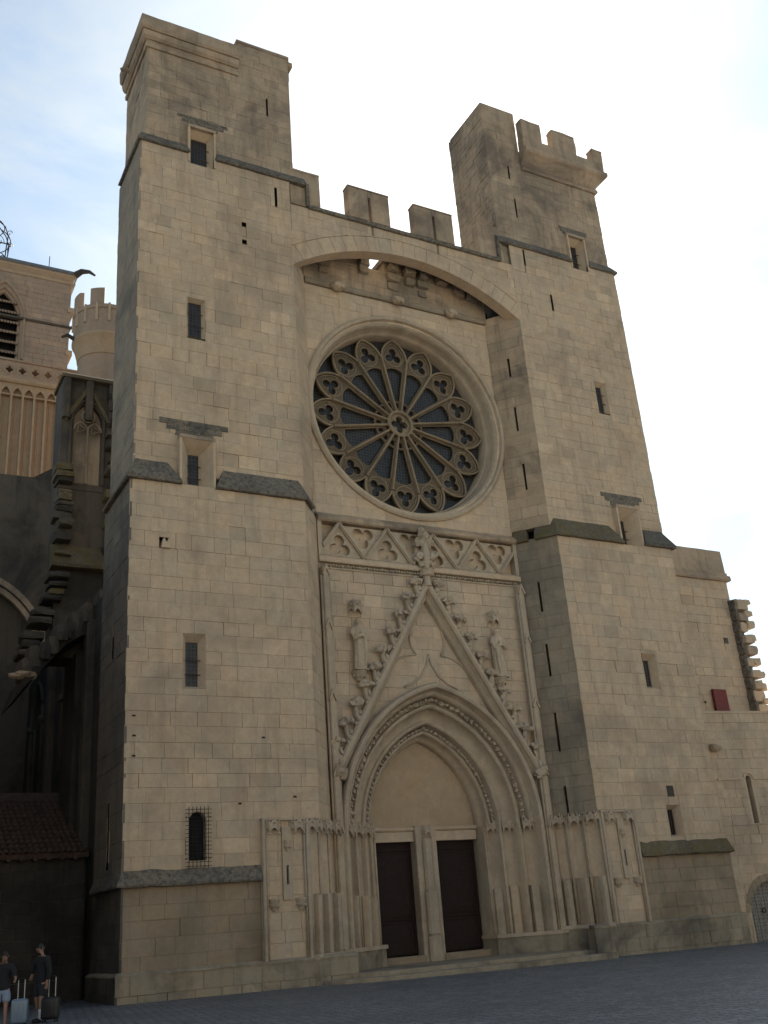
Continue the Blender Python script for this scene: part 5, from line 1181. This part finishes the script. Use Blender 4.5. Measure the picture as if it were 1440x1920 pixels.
# s measured from the tower: slit, arched door
slw = (1.78,2.06,4.5,6.55); dr = (.75,3.15,-.4,2.3)
def out_door(poly):
    c = cen(poly)
    if c[1] > .95: return out_circle(1.95,.95,1.28)(poly)
    return poly if abs(c[0]-1.95) > 1.25 else None
CWL.lay(PT, .02, 20, -.4, 9.3, 'stone', [(slw[0]-.12,slw[1]+.12,slw[2],slw[3]+.2),(.7,3.2,-.4,.95)], [out_door], bh=(.36,.5), bw=(.4,.9), gap=.014, back='lime', backing=False)
sp_ = [(slw[0],slw[2]),(slw[1],slw[2])]+[(1.92+.14*math.cos(math.pi*k/8),6.4+.14*math.sin(math.pi*k/8)) for k in range(9)]
dp_ = [(1.95+1.2*math.cos(math.pi*k/16),.95+1.2*math.sin(math.pi*k/16)) for k in range(17)]
CWL.part(MB().plate(PT, [(0,-.45),(.75,-.45)]+dp_[::-1]+[(3.15,-.45),(20,-.45),(20,9.28),(0,9.28)], [sp_], -.05, -1.0), 'wall_core', 'lime', tone=.6)
aw_ = CWL.part(MB().plate(PT, [(slw[0]-.12,slw[2]),(slw[1]+.12,slw[2]),(slw[1]+.12,slw[3]+.2),(slw[0]-.12,slw[3]+.2)], [[(a*.98+.04,max(b,slw[2]+.01)) for a,b in sp_]], .006, -.3), 'arched_slit', 'pale')
MB().prism(PT, sp_, -.4, -.42).build('shadow_gap','dark',aw_)
MB().tube([PT(1.92+.24*math.cos(math.pi*k/8),6.42+.24*math.sin(math.pi*k/8),.03) for k in range(9)], .05, 5).build('hood_mould','pale',aw_)
CWL.part(MB().prism(PT, [(.25,6.36),(1.64,6.36),(1.64,6.46),(.25,6.44)], .06, -.03).prism(PT, [(2.2,6.36),(20,6.36),(20,6.46),(2.2,6.46)], .06, -.03), 'string_course', 'pale')
for k in range(13):
    a0_, a1_ = math.pi*k/13+.006, math.pi*(k+1)/13-.006
    CWL.part(MB().prism(PT, [(1.95+r*math.cos(a),.95+r*math.sin(a)) for r,a in ((1.2,a0_),(1.5,a0_),(1.5,a1_),(1.2,a1_))], .015, -.3), 'voussoir', 'brown', tone=R())
WD = CWL.part(MB().prism(PT, [(.76,-.4)]+dp_[::-1]+[(3.14,-.4)], -.3, -.38), 'studded_door', plain('grey_weathered_oak', (.21,.185,.16), .8, 0, .25, 8))
for k in range(9): MB().box(0,0,0,0,0,0) if False else None
for k in range(10): MB().prism(PT, [(.78+.24*k,-.38),(.98+.24*k,-.38),(.98+.24*k,.95+math.sqrt(max(.01,1.15**2-(.88+.24*k-1.95)**2))-.05),(.78+.24*k,.95+math.sqrt(max(.01,1.15**2-(.88+.24*k-1.95)**2))-.05)], -.285, -.3).build('plank', WD.data.materials[0], WD)
stud = MB()
for i in range(17):
    for j in range(18):
        a, b = .85+.14*i, -.3+.14*j
        if (a-1.95)**2+max(0,b-.95)**2 < 1.05: stud.blob(tuple(PT(a,b,-.27)), .02, 1, 0, 0)
so = stud.build('studs','iron',WD); so['kind'] = 'stuff'
MB().tube([PT(1.55+.09*math.cos(t*math.pi/6),1.0+.09*math.sin(t*math.pi/6),-.22) for t in range(12)], .018, 5, (0,1,0), True).build('ring_handle','iron',WD)
CWL.part(MB().blob(tuple(PT(.35,7.75,.15)),(.3,.25,.16),2,.3,3).blob(tuple(PT(.1,7.8,.3)),(.15,.15,.12),1,.3,4), 'gargoyle', 'weathered')
for q, x in enumerate((.45,.85,.65)): CWL.part(MB().prism(Plane((14.0,1.49),(15,1.49)),[(x-.3+.1*q,10.0+.1*q),(x-.2+.1*q,10.0+.1*q),(x-.2+.1*q,10.2),(x-.3+.1*q,10.2)],.01,-.02), 'putlog_hole', 'dark')
CWL.part(MB().prism(PT, [(0,9.28),(20,9.28),(20,9.4),(0,9.4)], .03, -1.0), 'coping', 'stone')
CWL.finish(150)

# ------------------------------------------------------------------ people with suitcases
M['skin'] = plain('skin', (.24,.135,.095), .55, 0, .08, 20, .05)
M['black'] = plain('black_cloth', (.012,.012,.014), .9, 0, .2, 30)
M['navy'] = plain('dark_shorts', (.016,.017,.022), .9, 0, .2, 30)
M['whitec'] = plain('white_cotton', (.42,.45,.52), .85, 0, .08, 30)
M['paleblue'] = plain('pale_blue_cotton', (.19,.23,.31), .85, 0, .1, 30)
M['hair'] = plain('dark_hair', (.015,.012,.010), .6, 0, .3, 40)
M['shell'] = plain('grey_blue_shell', (.12,.16,.21), .3, 0, .06, 4, .05, .5)
M['blackshell'] = plain('black_shell', (.012,.012,.013), .45, 0, .1, 4, .05, .4)
M['alu'] = plain('aluminium', (.32,.32,.32), .4, .9, .05, 4, 0)
def skin(name, mat, parent, chains, sub=2, smooth=True):
    """chains: list of (points, radii, attach) ; attach = (chain index, vertex index) to weld to"""
    V_, E_, R_ = [], [], []; idx = []
    for pts, rad, att in chains:
        ids = []
        for k, (p, r) in enumerate(zip(pts, rad)):
            if k == 0 and att is not None: ids.append(idx[att[0]][att[1]]); continue
            V_.append(p); R_.append(r); ids.append(len(V_)-1)
        for a, b in zip(ids, ids[1:]): E_.append((a,b))
        idx.append(ids)
    me = bpy.data.meshes.new(name); me.from_pydata(V_, E_, [])
    o = bpy.data.objects.new(name, me); COL.objects.link(o); o.parent = parent; me.materials.append(M[mat])
    m_ = o.modifiers.new('skin','SKIN'); m_.use_smooth_shade = smooth
    for k, v in enumerate(me.skin_vertices[0].data):
        r = R_[k]; v.radius = r if isinstance(r, tuple) else (r, r); v.use_root = (k == 0)
    s_ = o.modifiers.new('sub','SUBSURF'); s_.levels = sub; s_.render_levels = sub
    return o
def person(loc, rotz, h, label, hand, socks=True, shorts='navy', head_turn=-.15):
    """faces local -y ; hand = local point gripped by the right or left hand"""
    T = Thing('person', label, 'person', loc, 'travellers with wheeled suitcases'); r_ = T.root; r_.rotation_euler = (0,0,rotz)
    k = h/1.76; S_ = lambda P_: [tuple(c*k for c in p) for p in P_]; Q = lambda rr: [x*k if not isinstance(x, tuple) else (x[0]*k, x[1]*k) for x in rr]
    sd_ = 1 if hand[0] > 0 else -1
    hand = tuple(c/k for c in hand)
    # trunk, limbs, hands in one skinned figure
    tr_ = [(0,0,.95),(0,.01,1.1),(0,.015,1.28),(0,.01,1.42),(0,-.005,1.5),(head_turn*.1,-.03,1.58),(head_turn*.15,-.05,1.66),(head_turn*.15,-.045,1.73)]
    chains = [(S_(tr_), Q([(.15,.11),(.14,.1),(.165,.11),(.14,.09),.055,.06,(.08,.1),.065]), None)]
    el = (sd_*.3, -.02+.4*(hand[1]+.0), 1.14); wr = (hand[0], hand[1]+.02, hand[2]+.06)
    chains.append((S_([(0,0,1.42),(sd_*.19,.0,1.41),el,wr,(hand[0],hand[1]-.0,hand[2]+.015)]), Q([.1,.062,.045,.03,(.035,.022)]), (0,3)))
    o2 = (-sd_*.24, .0, .82)
    chains.append((S_([(0,0,1.42),(-sd_*.19,0,1.41),(-sd_*.26,.03,1.13),(-sd_*.25,-.03,.88),o2]), Q([.1,.062,.045,.03,(.035,.022)]), (0,3)))
    for q, (lx, fy) in enumerate(((-.1,.06),(.1,-.1))):
        chains.append((S_([(0,0,.95),(lx,0,.88),(lx*1.1,fy*.3-.03,.5),(lx*1.15,fy+.03,.1),(lx*1.15,fy+.0,.045),(lx*1.25,fy-.13,.035)]), Q([.12,.095,.06,.04,.04,.035]), (0,0)))
    for ci, base, dr_ in ((1,(hand[0],hand[1],hand[2]+.015),-1),(2,o2,-1)):
        for f in range(4):
            dx = (f-1.5)*.019; ln = (.055,.066,.07,.06)[f]
            chains.append((S_([base,(base[0]+dx*.6,base[1]+dx-.02,base[2]-.035),(base[0]+dx*.6-.012*sd_,base[1]+dx-.045,base[2]-.035-ln*.45),(base[0]+dx*.6-.02*sd_,base[1]+dx-.03,base[2]-.03-ln*.85)]), Q([.02,.0095,.009,.007]), (ci,4)))
        chains.append((S_([base,(base[0],base[1]-.045,base[2]+.0),(base[0],base[1]-.065,base[2]-.03)]), Q([.02,.011,.008]), (ci,4)))
    skin('body','skin',r_,chains)
    # face
    hx = head_turn*.15*k; fc = MB()
    fc.blob((hx,-.155*k,1.645*k),(.014*k,.022*k,.022*k),1,0,1); fc.blob((hx,-.14*k,1.6*k),(.028*k,.012*k,.008*k),1,0,1)
    for q in (-1,1): fc.blob((hx+q*.085*k,-.045*k,1.65*k),(.012*k,.022*k,.032*k),1,0,1)
    fc.build('face','skin',r_,smooth=True)
    ey = MB(); 
    for q in (-1,1): ey.blob((hx+q*.033*k,-.138*k,1.668*k),.011*k,1,0,1)
    ey.build('eyes','hair',r_,smooth=True)
    rd = MB(); rg = []
    for f, z in ((0,1.635),(.5,1.68),(.85,1.73),(1,1.775)):
        rr_ = .098*math.sqrt(max(.02,1-(f*.98)**3)); rg.append([(hx+rr_*k*.95*math.cos(t*math.pi/8), -.035*k+rr_*1.15*k*math.sin(t*math.pi/8)*(1 if math.sin(t*math.pi/8)>0 or f>.4 else .55), z*k) for t in range(16)])
    rd.rings(rg).build('hair','hair',r_,smooth=True)
    # jacket, shorts, socks, shoes
    jc = [(S_([(0,0,.8),(0,.005,.95),(0,.01,1.08),(0,.015,1.28),(0,.01,1.42),(0,-.0,1.475)]), Q([(.195,.15),(.19,.145),(.175,.13),(.19,.135),(.165,.115),.075]), None),
          (S_([(0,0,1.42),(sd_*.2,.0,1.41),el,(wr[0]*.85+el[0]*.15,wr[1]*.85+el[1]*.15,wr[2]*.85+el[2]*.15)]), Q([.12,.09,.07,.052]), (0,4)),
          (S_([(0,0,1.42),(-sd_*.2,0,1.41),(-sd_*.265,.03,1.13),(-sd_*.25,-.02,.92)]), Q([.12,.09,.07,.052]), (0,4))]
    skin('jacket','black',r_,jc)
    sh = [(S_([(0,0,.98),(0,0,.9)]), Q([(.16,.125),(.165,.13)]), None)]
    for q, (lx, fy) in enumerate(((-.1,.06),(.1,-.1))):
        sh.append((S_([(0,0,.9),(lx,0,.82),(lx*1.1,fy*.2-.02,.55)]), Q([.12,.12,.105]), (0,1)))
    skin('shorts',shorts,r_,sh)
    for q, (lx, fy) in enumerate(((-.1,.06),(.1,-.1))):
        if socks: MB().tube(S_([(lx*1.15,fy+.03,.3),(lx*1.15,fy+.035,.2),(lx*1.15,fy+.03,.07)]), [.054*k,.052*k,.05*k], 10).build('sock','whitec',r_,smooth=True)
        skin('shoe','black',r_,[(S_([(lx*1.15,fy+.06,.05),(lx*1.15,fy+.0,.055),(lx*1.25,fy-.13,.042),(lx*1.28,fy-.18,.038)]), Q([.045,.05,.046,.035]), None)])
    return T
def suitcase(loc, rotz, label, mat, w, d, h, hh):
    T = Thing('suitcase', label, 'suitcase', loc, 'wheeled suitcases of the travellers'); r_ = T.root; r_.rotation_euler = (0,0,rotz)
    b = MB().box(-w/2,w/2,-d/2,d/2,.06,h).build('shell',mat,r_); bv = b.modifiers.new('round','BEVEL'); bv.width = .07; bv.segments = 4
    b.data.polygons.foreach_set('use_smooth',[True]*len(b.data.polygons))
    for q in range(5): MB().cbox(-w/2+.07+q*(w-.14)/4-.01,-w/2+.07+q*(w-.14)/4+.01,-d/2-.006,-d/2+.02,.14,h-.09,.004).build('rib',mat,r_)
    MB().cbox(-w/2-.004,w/2+.004,-.008,.008,.1,h-.04,.003).build('zip','black',r_)
    for x in (-w*.2,w*.2): MB().tube([(x,d*.25,h-.02),(x,d*.25,hh-.02)], .012, 6).build('handle_tube','alu',r_)
    MB().tube([(-w*.2,d*.25,hh-.02),(-w*.15,d*.25,hh),(w*.15,d*.25,hh),(w*.2,d*.25,hh-.02)], .017, 7).build('grip','black',r_,smooth=True)
    for x in (-w/2+.06,w/2-.06):
        for y in (-d/2+.05,d/2-.05): MB().tube([(x-.012,y,.03),(x+.012,y,.03)], .03, 10).build('wheel','black',r_)
    return T
fx = Vector((.55,.83,0))
person((-16.0,-4.55,gz(-16)+.0), math.radians(-62), 1.78, 'standing person in dark jacket, shorts and white socks looking down', (-.3,-.05,1.02))
suitcase((-15.78,-4.75,gz(-15.8)), math.radians(-30), 'black upright suitcase held by the person in white socks', 'blackshell', .42, .27, .56, 1.02)
person((-16.98,-5.1,gz(-17)), math.radians(-20), 1.66, 'person in dark jacket and pale shorts at the left edge of view', (.3,-.12,1.02), False, 'paleblue', .1)
suitcase((-16.6,-5.3,gz(-16.7)), math.radians(-25), 'grey blue hard shell suitcase with raised handle near left edge', 'shell', .38, .25, .6, 1.03)
